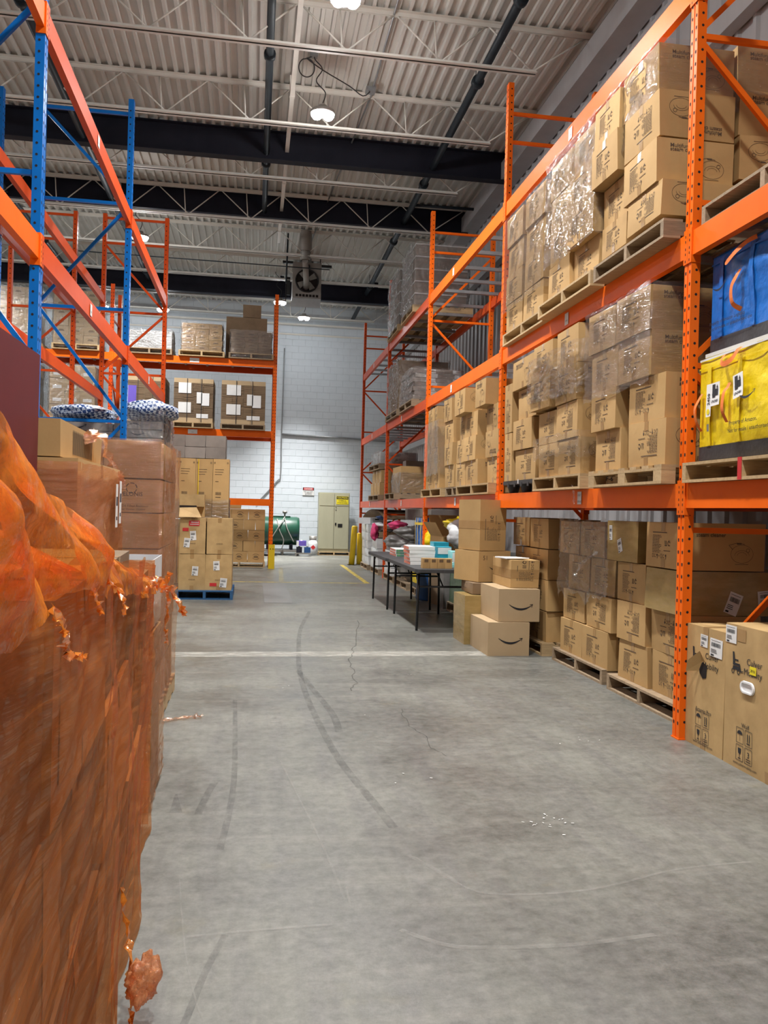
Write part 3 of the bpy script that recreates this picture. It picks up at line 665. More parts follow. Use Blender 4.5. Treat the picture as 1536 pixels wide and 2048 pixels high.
# left rack: blue frames, orange beams
LB = 3.95; LX = -1.48; LY = 1.95
Lr = empty('pallet_rack', (LX, LY, 0), PI / 2, label='pallet rack with blue frames and orange beams on the left', cat='rack')
LH = [0.22, 1.37, 2.05, 2.62, 3.55, 4.62, 5.55]
for i in range(3): frame(Lr, i * LB, 1.03, 6.06, 'blue_paint', 0.0, [0.22, 1.2, 2.35, 3.64, 4.86, 5.9, 6.5])
frame(Lr, 3 * LB, 1.03, 6.06, 'red_orange_paint', 0.0, [0.22, 1.2, 2.35, 3.5, 4.5, 5.6, 6.0])
frame(Lr, 3 * LB, 1.03, 6.06, 'red_orange_paint', 1.42, [0.22, 1.2, 2.35, 3.5, 4.5, 5.6, 6.0])
for i in range(3):
    u0, u1 = i * LB + UW, (i + 1) * LB
    for z in (3.05, 4.62):
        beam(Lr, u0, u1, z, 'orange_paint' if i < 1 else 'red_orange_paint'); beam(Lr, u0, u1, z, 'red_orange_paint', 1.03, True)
upright(Lr, 2 * LB, 1.42, 6.06, 'blue_paint'); beam(Lr, 2 * LB + UW, 3 * LB, 4.45, 'red_orange_paint', 1.42); beam(Lr, LB + UW, 2 * LB, 4.45, 'red_orange_paint', 1.42); upright(Lr, LB, 1.42, 6.06, 'blue_paint')
for z in (4.66, 4.86): MB().bar((2 * LB + 1.2, 1.47, z), (2 * LB + 1.2, 3.6, z), 0.05, 0.05).build('support_bar', 'galvanised', Lr)
bay_label(Lr, LB + 1.75, 3.05 + 0.02, ('06-03',)); bay_label(Lr, LB + 1.9, 4.62 + 0.02, ('06-04',)); bay_label(Lr, 2 * LB + 1.9, 3.07, ('05-03',))

# far rack standing across the end of the hall on the left
FX, FY = 0.45, 19.3
Fr = empty('pallet_rack', (FX, FY, 0), 0, label='orange pallet rack across the far end facing the camera', cat='rack')
for i, x in enumerate((-UW, -3.75, -7.45)): frame(Fr, x, DEP, 6.35, 'red_orange_paint' if i else 'orange_paint')
for a, b in ((-3.75 + UW, -UW), (-7.45 + UW, -3.75)):
    for z in (1.448, 3.022, 4.655):
        if z < 2 and a < -5: continue
        beam(Fr, a, b, z, 'orange_paint'); beam(Fr, a, b, z, 'red_orange_paint', DEP, True)
    for z in (3.022, 4.655): support_bars(Fr, [a + d for d in (0.4, 0.9, 1.5, 2.0, 2.6, 3.1)], 0.05, DEP - 0.05, z + 0.112)
bay_label(Fr, -1.98, 4.68, ('R2-03',), 0.21, 0.10); bay_label(Fr, -1.98, 3.05, ('R2-02',), 0.21, 0.10)
g = empty('upright_guard', (0.43, 19.16, 0), 0, label='yellow column guard at the foot of the far rack upright', cat='guard', group='yellow floor guards')
MB().box(-0.07, 0.07, -0.02, 0.0, 0, 0.56).box(-0.07, -0.055, 0, 0.1, 0, 0.56).box(0.055, 0.07, 0, 0.1, 0, 0.56).build('shield', 'yellow_paint', g)
MB().box(-0.04, -0.02, -0.024, -0.02, 0.45, 0.47).box(0.02, 0.04, -0.024, -0.02, 0.45, 0.47).build('bolts', 'slot_dark', g)
# ------------------------------------------------------------------ cartons
class Shape:
    """slightly bulging, not quite square carton; faces L(-x) F(-y) R(+x) B(+y) T D"""
    def __init__(s, w, d, h, seed, bulge=0.006, skew=0.006):
        r = random.Random(seed * 7919 + int(w * 1000) + int(h * 3000)); s.w, s.d, s.h = w, d, h
        s.c = {}
        for i in (0, 1):
            for j in (0, 1):
                for k in (0, 1): s.c[i, j, k] = Vector(((i - 0.5) * d + r.uniform(-skew, skew), (j - 0.5) * w + r.uniform(-skew, skew), k * h + (r.uniform(-skew, skew * 0.4) if k else 0)))
        s.b = {f: r.uniform(0.2, 1.0) * bulge for f in 'LFRBTD'}; s.b['D'] = 0; s.b['T'] *= -0.6
        s.o = r.uniform(0, 50); s.dent = bulge * 0.9
    def at(s, f, u, v, off=0.0):
        if f == 'L': a, n = (0, 1 - u, v), Vector((-1, 0, 0))
        elif f == 'R': a, n = (1, u, v), Vector((1, 0, 0))
        elif f == 'F': a, n = (u, 0, v), Vector((0, -1, 0))
        elif f == 'B': a, n = (1 - u, 1, v), Vector((0, 1, 0))
        elif f == 'T': a, n = (u, v, 1), Vector((0, 0, 1))
        else: a, n = (u, 1 - v, 0), Vector((0, 0, -1))
        x, y, z = a; p = Vector((0, 0, 0))
        for (i, j, k), c in s.c.items(): p += c * ((x if i else 1 - x) * (y if j else 1 - y) * (z if k else 1 - z))
        wdw = max(0.0, math.sin(PI * min(1, max(0, u))) * math.sin(PI * min(1, max(0, v))))
        dz = noise.noise((u * 2.2 + s.o, v * 2.2, ord(f) * 3.1)) * s.dent
        return p + n * (wdw * (s.b[f] + (dz if f != 'D' else 0)) + off)
    def dims(s, f): return {'L': (s.w, s.h), 'R': (s.w, s.h), 'F': (s.d, s.h), 'B': (s.d, s.h), 'T': (s.d, s.w), 'D': (s.d, s.w)}[f]
_shape, _body, _dec = {}, {}, {}
def carton_mesh(key, n=6):
    if key not in _body:
        s = _shape[key]; m = MB()
        for f in 'LFRBTD': m.grid(lambda u, v: s.at(f, u, v), n if f != 'D' else 1, n if f != 'D' else 1)
        _body[key] = m.mesh('carton')
    return _body[key]
def decal(key, dk, face, art, thick=0.0022):
    k = (key, dk, face)
    if k not in _dec:
        s = _shape[key]; W, H = s.dims(face); m = MB()
        m.v = [tuple(s.at(face, x / W, y / H, thick)) for x, y in art.p]; m.f = list(art.f); m.sm = [False] * len(m.f)
        _dec[k] = m.mesh('print')
    return _dec[k]
def grid_rect(x0, y0, x1, y1, n=4):
    a = Flat()
    for i in range(n):
        for j in range(n):
            a.q(x0 + (x1 - x0) * i / n, y0 + (y1 - y0) * j / n, x0 + (x1 - x0) * (i + 1) / n, y0 + (y1 - y0) * (j + 1) / n)
    return a
# --- artwork
def art_info(W, H, flip=False):
    a = Flat(); r = random.Random(5)
    x0, y0 = W * 0.20, H * 0.70
    a.q(x0, y0 + H * 0.065, x0 + W * 0.42, y0 + H * 0.085)
    for i in range(12):
        y = y0 - i * H * 0.034; x = x0
        L = x0 + W * r.uniform(0.20, 0.27)
        while x < L:
            w = r.uniform(0.012, 0.035); a.q(x, y, min(x + w, L), y + H * 0.013); x += w + 0.005
    gx, gy = x0 + W * 0.36, H * 0.50
    a.q(gx, gy, gx + 0.006, gy + 0.032).q(gx + 0.018, gy, gx + 0.024, gy + 0.032).q(gx - 0.004, gy - 0.006, gx + 0.03, gy - 0.001)
    a.arc(gx + 0.058, gy + 0.012, 0.015, 0.015, 0.3, 5.6, 0.007).poly([(gx + 0.05, gy + 0.025), (gx + 0.066, gy + 0.025), (gx + 0.058, gy + 0.04)])
    a.q(gx - 0.02, H * 0.37, gx + 0.075, H * 0.385)
    x = x0; y = H * 0.215
    for i in range(7):
        k = i % 4
        if k == 0: a.line([(x, y), (x + 0.018, y), (x + 0.018, y + 0.026), (x, y + 0.026), (x, y)], 0.003)
        elif k == 1: a.arc(x + 0.010, y + 0.013, 0.009, 0.012, 0.5, 5.8, 0.0035)
        elif k == 2: a.disc(x + 0.010, y + 0.018, 0.009, 8).q(x + 0.008, y - 0.008, x + 0.013, y + 0.018)
        else: a.q(x, y + 0.010, x + 0.016, y + 0.014)
        x += 0.030
    if flip: a.p = [(W - x, H - y) for x, y in a.p]
    return a
def art_front(W, H, flip=False):
    a = Flat(); a.text('Multifunctional', W * 0.17, H * 0.80, 0.028, 'LEFT', 0.012).text('steam cleaner', W * 0.17, H * 0.715, 0.028, 'LEFT', 0.012)
    cx, cy = W * 0.72, H * 0.36
    a.arc(cx, cy, 0.085, 0.062, 0, 2 * PI, 0.0022, 22).arc(cx, cy - 0.01, 0.055, 0.035, 0, PI, 0.002, 12).arc(cx, cy - 0.01, 0.035, 0.022, 0, PI, 0.002, 10)
    a.arc(cx + 0.045, cy + 0.025, 0.013, 0.013, 0, 2 * PI, 0.003, 10).line([(cx - 0.07, cy + 0.03), (cx - 0.10, cy + 0.06), (cx - 0.04, cy + 0.075), (cx + 0.02, cy + 0.068)], 0.003)
    a.q(cx - 0.04, cy + 0.066, cx - 0.005, cy + 0.076).q(cx - 0.05, cy - 0.072, cx + 0.05, cy - 0.069)
    if flip: a.p = [(W - x, H - y) for x, y in a.p]
    return a
def art_smile(W, H, k=1.0, up=True):
    a = Flat(); cx, cy, L = W * 0.53, H * 0.40, W * 0.56 * k; n = 16; top = []; bot = []
    for i in range(n + 1):
        t = i / n; x = cx - L / 2 + L * t; y = cy + (4 * (t - 0.52) ** 2) * L * 0.17; th = L * 0.062 * math.sin(PI * min(1, t * 0.9 + 0.06)) + 0.001
        top.append((x, y + th * 0.3)); bot.append((x, y - th))
    for i in range(n): a.poly([bot[i], bot[i + 1], top[i + 1], top[i]])
    ex, ey = top[-1]; s = L * 0.10
    a.poly([(ex - s * 0.9, ey + s * 0.25), (ex - s * 0.95, ey + s * 0.02), (ex + s * 0.35, ey + s * 0.12), (ex + s * 0.45, ey + s * 0.4)])
    a.poly([(ex + s * 0.45, ey + s * 0.4), (ex + s * 0.10, ey + s * 0.15), (ex - s * 0.25, ey - s * 1.05), (ex - s * 0.05, ey - s * 1.0)])
    if not up: a.p = [(W - x, H - y) for x, y in a.p]
    return a
def art_round(W, H):
    a = Flat(); cx, cy = W / 2, H * 0.5; r = H * 0.26
    a.arc(cx, cy, r * 1.3, r, 0.5, 2.6, H * 0.03).arc(cx, cy, r * 1.3, r, 3.6, 5.8, H * 0.03)
    a.q(cx - r * 0.8, cy - H * 0.09, cx + r * 0.8, cy + H * 0.02).q(cx - r * 0.55, cy + H * 0.06, cx + r * 0.5, cy + H * 0.1)
    return a
def art_lines(W, H):
    a = Flat(); r = random.Random(9)
    for i in range(3): a.q(W * 0.12, H * (0.82 - i * 0.04), W * r.uniform(0.5, 0.85), H * (0.828 - i * 0.04))
    for i in range(10): a.q(W * (0.18 + i * 0.035), H * 0.40, W * (0.20 + i * 0.035), H * 0.45)
    a.q(W * 0.18, H * 0.36, W * 0.5, H * 0.372).q(W * 0.15, H * 0.62, W * 0.35, H * 0.63)
    for x in (0.05, 0.85): a.q(W * x, H * 0.92, W * (x + 0.03), H * 0.95).q(W * (x + 0.05), H * 0.92, W * (x + 0.08), H * 0.95)
    return a
def art_word(t, hh=0.028, y=0.3): return lambda W, H: Flat().text(t, W / 2, H * y, hh, 'CENTER', 0.0)
def art_label(W, H):
    a = Flat(); r = random.Random(3)
    x = W * 0.12
    while x < W * 0.85: w = r.uniform(0.01, 0.03) * W; a.q(x, H * 0.56, x + w, H * 0.78); x += w + r.uniform(0.01, 0.03) * W
    for i in range(4): a.q(W * 0.1, H * (0.88 - i * 0.0 if i == 0 else 0.46 - i * 0.08), W * r.uniform(0.5, 0.9), H * (0.90 if i == 0 else 0.49 - i * 0.08))
    a.q(W * 0.1, H * 0.05, W * 0.35, H * 0.13)
    return a
def tape_art(W, H, where):
    hw = 0.027
    if where == 'T': return None
    return grid_rect(W / 2 - hw, H - 0.065, W / 2 + hw, H, 2).add(grid_rect(W / 2 - hw, 0.0, W / 2 + hw, 0.065, 2))
def carton(size, loc, rz=0.0, label='', mat='cardboard', cat='carton', group=None, prints=(), tape='L', seed=0, name='carton', bulge=0.006, labels=(), tilt=0.0, skew=0.006):
    """size = (along y, along x, height); loc = centre of base"""
    w, d, h = size; key = (round(w, 3), round(d, 3), round(h, 3), seed, bulge, skew)
    if key not in _shape: _shape[key] = Shape(w, d, h, seed, bulge, skew)
    me = carton_mesh(key)
    o = instance(me, name, mat, None, loc, rz); tag(o, label, cat, group)
    if tilt: o.rotation_euler = (tilt, 0, rz)
    if tape:
        if tape in 'LFR' and tape != '':
            W, H = _shape[key].dims(tape); k = (key, 'tape', tape)
            if k not in _dec:
                s = _shape[key]; m = MB()
                a = tape_art(W, H, tape); m.v = [tuple(s.at(tape, x / W, y / H, 0.0016)) for x, y in a.p]; m.f = list(a.f); m.sm = [False] * len(m.f)
                if tape in 'LR': m.grid(lambda u, v: s.at('T', u, 0.5 + (v - 0.5) * 0.054 / w, 0.0012), 6, 1)
                else: m.grid(lambda u, v: s.at('T', 0.5 + (u - 0.5) * 0.054 / d, v, 0.0012), 1, 6)
                _dec[k] = m.mesh('tape')
            instance(_dec[k], 'tape', 'tape', o)
        elif tape == 'A':        # band right round the middle, seen on both faces
            k = (key, 'band', 'A')
            if k not in _dec:
                s = _shape[key]; m = MB()
                for f in 'LF': m.grid(lambda u, v: s.at(f, u, 0.5 + (v - 0.5) * 0.09 / h, 0.0016), 6, 2)
                _dec[k] = m.mesh('tape')
            instance(_dec[k], 'tape', 'tape', o)
    for pr in prints:
        face, fn, dk = pr[0], pr[1], pr[2]; pm = pr[3] if len(pr) > 3 else 'ink'
        W, H = _shape[key].dims(face)
        q = instance(decal(key, dk, face, fn(W, H)), 'print', pm, o)
        if 'smile' not in dk: q['kind'] = 'stuff'      # fine lettering, too small to pick apart
    for (face, x, y, lw, lh, rot) in labels:
        W, H = _shape[key].dims(face); k = (x, y, lw, lh, rot)
        q = instance(decal(key, ('lab', k), face, grid_rect(0, 0, lw, lh, 2).moved(x, y, 1, rot), 0.003), 'shipping_label', 'paper', o)
        instance(decal(key, ('labt', k), face, art_label(lw, lh).moved(x, y, 1, rot), 0.0042), 'lettering', 'ink_black', q)
    return o
INFO = ('L', lambda W, H: art_info(W, H), 'info'); INFO_F = ('L', lambda W, H: art_info(W, H, True), 'infof')
ART = ('F', lambda W, H: art_front(W, H), 'front'); ART_F = ('F', lambda W, H: art_front(W, H, True), 'frontf')
ARTL = ('L', lambda W, H: art_front(W, H), 'frontL'); ARTLF = ('L', lambda W, H: art_front(W, H, True), 'frontLf')

# ------------------------------------------------------------------ pallets
_pal = {}
def pallet(x0, x1, y0, y1, z, label, style='wood', rot=False, h=0.125, name='pallet', group='wooden pallets'):
    """stringers run along x (or along y when rot): three stringers, seven top boards, five bottom boards"""
    cx, cy = (x0 + x1) / 2, (y0 + y1) / 2; A, B = (x1 - x0, y1 - y0) if not rot else (y1 - y0, x1 - x0)
    p = empty(name, (cx, cy, z), PI / 2 if rot else 0, label=label, cat='pallet', group=group)
    def piece(kind, sx, sy, sz):
        k = (kind, round(sx, 3), round(sy, 3), round(sz, 3))
        if k not in _pal: _pal[k] = MB().box(-sx / 2, sx / 2, -sy / 2, sy / 2, 0, sz).mesh(kind)
        return _pal[k]
    bt = 0.018; sh = h - 2 * bt - 0.002
    for s in (-1, 0, 1): instance(piece('stringer', A, 0.042, sh), 'stringer', style, p, (0, s * (B / 2 - 0.021), bt + 0.001))
    n = 7
    for i in range(n):
        w = 0.135 if i in (0, n - 1) else 0.09; xx = -A / 2 + w / 2 + (A - w) * i / (n - 1)
        instance(piece('deck_board', w, B, bt), 'deck_board', style, p, (xx, 0, h - bt))
    for i in range(5):
        w = 0.12; xx = -A / 2 + w / 2 + (A - w) * i / 4
        instance(piece('bottom_board', w, B, bt), 'bottom_board', style, p, (xx, 0, 0))
    return p
def block_pallet(x0, x1, y0, y1, z, label, style='wood', h=0.125, name='pallet', group='wooden pallets'):
    p = empty(name, ((x0 + x1) / 2, (y0 + y1) / 2, z), 0, label=label, cat='pallet', group=group); A, B = x1 - x0, y1 - y0
    for i in (-1, 0, 1):
        for j in (-1, 0, 1):
            MB().box(-0.05, 0.05, -0.055, 0.055, 0, h - 0.056).build('block', style, p, loc=(i * (A / 2 - 0.05), j * (B / 2 - 0.055), 0.018))
        MB().box(i * (A / 2 - 0.05) - 0.05, i * (A / 2 - 0.05) + 0.05, -B / 2, B / 2, h - 0.037, h - 0.018).build('cross_board', style, p)
        MB().box(i * (A / 2 - 0.05) - 0.05, i * (A / 2 - 0.05) + 0.05, -B / 2, B / 2, 0, 0.018).build('bottom_board', style, p)
    for k in range(7):
        c = -B / 2 + 0.05 + (B - 0.10) * k / 6
        MB().box(-A / 2, A / 2, c - 0.05, c + 0.05, h - 0.018, h).build('deck_board', style, p)
    return p

# ------------------------------------------------------------------ wrinkled film bands round a load
def wrap(x0, x1, y0, y1, z0, z1, label, mat='clear_film', sides='LFRB', seed=0, amp=0.008, off=0.012, top=0.0, slope=0.0, rag=0.03, name='stretch_film', group='stretch film round loads', n=64):
    """film hugging a load; slope lifts the lower edge towards the near end, rag frays both edges"""
    r = random.Random(seed); m = MB(); o = r.uniform(0, 99)
    x0 -= off; x1 += off; y0 -= off; y1 += off
    def edge(t): return noise.noise((t * 9 + o, 0.3, 0)) * rag
    def wr(p, nrm):
        h = (p.x + p.y); q = Vector((h * 3 + o, p.z * 4, o)); s1 = p.z * 26 + h * 3.0 * noise.noise(Vector((h * 1.3, p.z * 2, o)))
        return p + nrm * (noise.noise(q) * amp + (0.5 - abs(noise.noise(Vector((h * 2.6 + o, s1, 1.7))))) * amp * 1.7 + noise.noise(Vector((h * 9, p.z * 40, o))) * amp * 0.5)
    def side(pa, pb, nrm, ta):
        def fn(u, v):
            p = pa.lerp(pb, u); t = ta + u
            yy = (p.y - y0) / (y1 - y0)
            lo = z0 + edge(t) + slope * (1 - yy); hi = z1 + edge(t + 7) * 0.5
            p = Vector((p.x, p.y, lo + (hi - lo) * v))
            p = wr(p, nrm)
            if top and v > 0.97: p -= nrm * top * 0.2
            return p
        m.grid(fn, n, n)
    if 'L' in sides: side(Vector((x0, y1, 0)), Vector((x0, y0, 0)), Vector((-1, 0, 0)), 0)
    if 'F' in sides: side(Vector((x0, y0, 0)), Vector((x1, y0, 0)), Vector((0, -1, 0)), 1)
    if 'R' in sides: side(Vector((x1, y0, 0)), Vector((x1, y1, 0)), Vector((1, 0, 0)), 2)
    if 'B' in sides: side(Vector((x1, y1, 0)), Vector((x0, y1, 0)), Vector((0, 1, 0)), 3)
    me = m.mesh(name); cx, cy = (x0 + x1) / 2, (y0 + y1) / 2
    me.transform(Matrix.Translation((-cx, -cy, -z0)))
    return ob(name, me, mat, None, loc=(cx, cy, z0), label=label, cat='film', group=group)
# ------------------------------------------------------------------ right rack: steam cleaner cartons
CW, CD_, CH = 0.515, 0.55, 0.305
jr = random.Random(21)
def steam(y0, y1, z, desc, x=2.66, h=CH, d=CD_, prints=None, flip=False, rz=None, group='brown steam cleaner cartons', mat='cardboard', **kw):
    pr = prints if prints is not None else ((INFO_F if flip else INFO), (ART_F if flip else ART))
    if rz is None: rz = jr.uniform(-0.02, 0.02)
    return carton((y1 - y0, d, h), (x + d / 2 + jr.uniform(-0.012, 0.012), (y0 + y1) / 2, z), rz, desc, mat, 'carton', group, pr, kw.pop('tape', 'L'), kw.pop('seed', jr.randrange(5)), **kw)
def column(y0, y1, zs, where, x=2.66, flips='', dx=(), dy=(), h=CH, **kw):
    for i, z in enumerate(zs):
        a = dy[i] if i < len(dy) else jr.uniform(-0.015, 0.015)
        steam(y0 + a, y1 + a, z, f'brown steam cleaner carton, {where}, {ORD[i]} row up', x + (dx[i] if i < len(dx) else 0), h if not isinstance(h, (list, tuple)) else h[i], flip=str(i) in flips, **kw)
Z4 = lambda z, h=0.308: [z + i * h for i in range(4)]
# upper shelf, bay beyond the first upright
P2 = L2 + 0.157
pallet(2.64, 3.72, 7.46, 8.72, P2, 'pale wooden pallet on the upper shelf, farthest of three')
pallet(2.58, 3.72, 6.20, 7.42, P2, 'pale wooden pallet on the upper shelf, middle of three')
pallet(2.58, 3.72, 5.02, 6.14, P2, 'dark-edged wooden pallet on the upper shelf, nearest of three', 'wood_old')
T2 = P2 + 0.126
column(8.16, 8.68, Z4(T2), 'upper shelf far pallet, far column')
column(7.50, 8.06, Z4(T2), 'upper shelf far pallet, near column', flips='')
column(6.77, 7.27, Z4(T2), 'upper shelf middle pallet, far column', x=2.63)
column(6.20, 6.74, Z4(T2), 'upper shelf middle pallet, near column', x=2.62, dx=(0.03, -0.03, -0.02, 0))
column(5.69, 6.13, [T2 + 0.05, T2 + 0.29, T2 + 0.60, T2 + 0.91], 'upper shelf near pallet, far column', x=2.62, dx=(0.02, 0.03, -0.05, -0.05), dy=(0, 0, 0.04, 0.04), h=(0.235, 0.30, 0.305, 0.30))
column(5.15, 5.66, [T2 + 0.05, T2 + 0.29, T2 + 0.60, T2 + 0.92], 'upper shelf near pallet, near column', x=2.60, flips='02', dy=(-0.06, 0.0, 0.01, 0.06), h=(0.235, 0.30, 0.315, 0.33), seed=2, prints=None)
column(5.15, 5.66, [T2 + 0.05, T2 + 0.36, T2 + 0.67, T2 + 0.98], 'upper shelf near pallet, rear near column', x=3.20, d=0.52, flips='1', dy=(0.02, 0, 0.03, 0.05))
column(6.20, 6.74, Z4(T2), 'upper shelf middle pallet, rear near column', x=3.215, d=0.5)
wrap(2.62, 3.74, 5.20, 6.20, T2 + 0.62, T2 + 1.27, 'clear film round the top rows of the nearest upper shelf pallet', seed=3, sides='LF', slope=0.20, amp=0.012)
wrap(2.60, 3.74, 6.18, 7.30, T2 + 0.30, T2 + 1.25, 'clear film round the middle pallet on the upper shelf', seed=5, sides='LF', slope=-0.02, amp=0.012)
wrap(2.64, 3.74, 7.49, 8.70, T2 + 0.22, T2 + 1.24, 'thin clear film round the farthest pallet on the upper shelf', seed=6, sides='LF', amp=0.006)
# lower shelf
P1 = L1 + 0.157; T1 = P1 + 0.126
def plastic_pallet(x0, x1, y0, y1, z, label):
    p = empty('plastic_pallet', ((x0 + x1) / 2, (y0 + y1) / 2, z), 0, label=label, cat='pallet'); A, B = (x1 - x0) / 2, (y1 - y0) / 2
    MB().box(-A, A, -B, B, 0.085, 0.125).build('deck', 'black_plastic', p)
    for i in (-1, 0, 1):
        for j in (-1, 0, 1): MB().lathe([(0.05, 0), (0.075, 0.09)], (i * (A - 0.09), j * (B - 0.1), 0), 8).build('foot', 'black_plastic', p)
    for j in (-0.6, -0.2, 0.2, 0.6): MB().box(-A - 0.004, -A, j * B, j * B + 0.05, 0.06, 0.10).build('rib', 'black_plastic', p)
    MB().box(-A - 0.006, -A - 0.001, 0.0, 0.018, 0.09, 0.135).build('tag', 'paper', p)
    return p
plastic_pallet(2.67, 3.70, 7.60, 8.66, P1, 'black plastic pallet on the lower shelf beside the second upright')
stp = pallet(2.62, 3.70, 6.40, 7.56, P1, 'new pale pallet with stamped black lettering, middle of lower shelf')
if stp: flat_on(Flat().text('VMF-6', 0.30, 0.07, 0.035, 'CENTER', 0.02).text('12 23 0805', 0.30, 0.03, 0.02, 'CENTER', 0.01), 'stamp', 'ink_black', stp, lambda x, y: (x - 0.62, -0.585, y))
block_pallet(2.60, 3.70, 5.00, 6.18, P1, 'wooden block pallet on the lower shelf nearest the first upright')
tall = dict(prints=(('L', lambda W, H: art_info(H, W).moved(W, 0, 1, PI / 2), 'infov'), ART))
steam(8.35, 8.62, T1, 'brown carton standing on end beside the second upright, lower one', h=0.51, **tall)
steam(8.37, 8.64, T1 + 0.515, 'brown carton standing on end beside the second upright, upper one', h=0.52, x=2.67, **tall)
steam(7.68, 8.27, T1, 'brown carton with scalloped hand hole on black plastic pallet, lowest row', flip=True, x=2.67)
steam(7.75, 8.31, T1 + 0.31, 'brown carton on black plastic pallet, second row up', x=2.66)
steam(7.66, 8.24, T1 + 0.62, 'brown carton with product drawing on black plastic pallet, third row up', x=2.68, prints=(ARTL,))
steam(7.66, 8.34, T1 + 0.93, 'brown carton with product drawing on black plastic pallet, top row', x=2.64, prints=(ARTL,), h=0.30)
column(7.02, 7.53, [T1, T1 + 0.31, T1 + 0.635, T1 + 0.97], 'lower shelf middle pallet, far column', x=2.64, flips='01', dy=(0, 0.03, 0.12, 0.13), dx=(0.02, 0.04, -0.03, -0.01), h=(0.305, 0.30, 0.325, 0.28))
column(6.45, 6.97, [T1, T1 + 0.312, T1 + 0.625, T1 + 0.94], 'lower shelf middle pallet, near column', x=2.64, flips='01', dy=(0, 0.07, 0.08, 0.09), dx=(0.02, 0, 0, 0), h=(0.308, 0.308, 0.31, 0.33))
column(5.70, 6.17, Z4(T1, 0.307), 'lower shelf near pallet, far column', x=2.62, flips='0', dy=(0, 0.02, 0.03, 0.07), dx=(0.02, 0, -0.01, -0.02))
column(5.02, 5.54, Z4(T1, 0.307), 'lower shelf near pallet, near column', x=2.62, flips='0', dy=(0, 0.03, 0.18, 0.19), dx=(0.02, 0.02, -0.01, -0.03))
column(5.02, 5.54, Z4(T1, 0.307), 'lower shelf near pallet, rear near column', x=3.20, d=0.5, dy=(0.02, 0.04, 0.15, 0.15))
wrap(2.60, 3.72, 5.18, 6.26, T1 + 0.55, T1 + 1.24, 'clear film round the top rows of the near lower shelf pallet', seed=8, sides='LF', slope=0.02, amp=0.012)
wrap(2.61, 3.72, 6.52, 7.68, T1 + 0.72, T1 + 1.12, 'loose clear film band round the upper rows of middle lower shelf pallet', 'loose_film', seed=9, sides='LF', slope=-0.05, amp=0.022)
wrap(2.63, 3.72, 6.44, 7.56, T1 + 0.16, T1 + 0.36, 'thin clear film band low on the middle lower shelf pallet', seed=10, sides='LF', amp=0.008, rag=0.06)
# second bay, lower shelf
pallet(2.60, 3.68, 11.40, 12.80, P1, 'pale wooden pallet on the lower shelf beside the third upright')
pallet(2.66, 3.68, 10.56, 11.36, P1, 'grey weathered pallet between two pale ones on the lower shelf', 'wood_old')
pallet(2.60, 3.68, 9.00, 10.50, P1, 'wide pale pallet on the lower shelf past the second upright')
B2 = 'second bay lower shelf'
for i, z in enumerate(Z4(T1, 0.304)):
    steam(12.10 + 0.02 * i, 12.58, z, f'brown steam cleaner carton, {B2}, far column, {ORD[i]} row', x=2.64, flip=i == 0)
    steam(11.68 + 0.07 * i, 12.08, z, f'brown steam cleaner carton, {B2}, second column, {ORD[i]} row', x=2.64, flip=i in (0, 2))
    if i < 4: steam(10.86 + 0.03 * i, 11.38, z, f'brown steam cleaner carton, {B2}, third column, {ORD[i]} row', x=2.66 - 0.01 * i, flip=i == 0)
    if i < 3: steam((10.28, 10.34, 10.40)[i], (10.80, 10.76, 10.66)[i], z, f'brown steam cleaner carton, {B2}, fourth column, {ORD[i]} row', x=2.67)
    steam((9.62, 9.73, 9.76, 10.02)[i], (10.22, 10.32, 10.34, 10.59)[i], z, f'brown steam cleaner carton, {B2}, fifth column, {ORD[i]} row', x=(2.66, 2.63, 2.66, 2.58)[i], flip=i in (1, 3))
    steam((8.97, 8.95, 8.97, 9.20)[i], (9.42, 9.44, 9.46, 9.66)[i], z, f'brown carton with drawing, {B2}, column by the upright, {ORD[i]} row', x=(2.70, 2.69, 2.70, 2.60)[i], prints=((ARTLF if i == 1 else ARTL),))
wrap(2.62, 3.3, 11.66, 12.60, T1 + 0.2, T1 + 1.0, 'faint clear film on the farthest cartons of the second bay', seed=12, sides='LF', amp=0.006)
# floor level under the first bay
pallet(2.86, 3.98, 7.84, 9.02, 0, 'wooden pallet on the floor behind the smile-marked boxes', 'wood')
pallet(2.90, 3.98, 6.50, 7.66, 0, 'worn wooden pallet on the floor, middle of the first bay', 'wood_old')
pallet(2.88, 3.98, 5.24, 6.36, 0, 'worn wooden pallet on the floor next to the first upright', 'wood_old')
FZ = 0.126
column(7.90, 8.44, Z4(FZ, 0.312), 'floor stack behind the smile-marked boxes', x=2.93, prints=(('L', lambda W, H: art_info(W, H), 'info'),), tape='L')
steam(8.50, 9.02, FZ + 0.94, 'brown carton at the back of the floor stack, top row', x=2.93); steam(8.50, 9.02, FZ + 0.62, 'brown carton at the back of the floor stack, third row', x=2.95)
column(7.05, 7.56, [FZ - 0.01, FZ + 0.31, FZ + 0.59, FZ + 0.92], 'middle floor pallet, far column', x=2.95, flips='', dy=(0, 0, 0, 0.20), dx=(-0.01, 0.02, 0.05, 0.04), h=(0.315, 0.275, 0.32, 0.30))
column(6.49, 7.02, [FZ - 0.01, FZ + 0.31, FZ + 0.60, FZ + 0.92], 'middle floor pallet, near column', x=2.94, flips='1', dx=(0, 0.02, 0.05, 0.02), dy=(0, -0.05, 0.0, 0.18), h=(0.315, 0.285, 0.31, 0.31))
column(5.76, 6.26, [FZ, FZ + 0.307, FZ + 0.614], 'floor pallet next to the first upright, far column', x=2.93, flips='1', dy=(0, 0.03, 0.08))
column(5.22, 5.73, [FZ, FZ + 0.307], 'floor pallet next to the first upright, near column', x=2.94, flips='1')
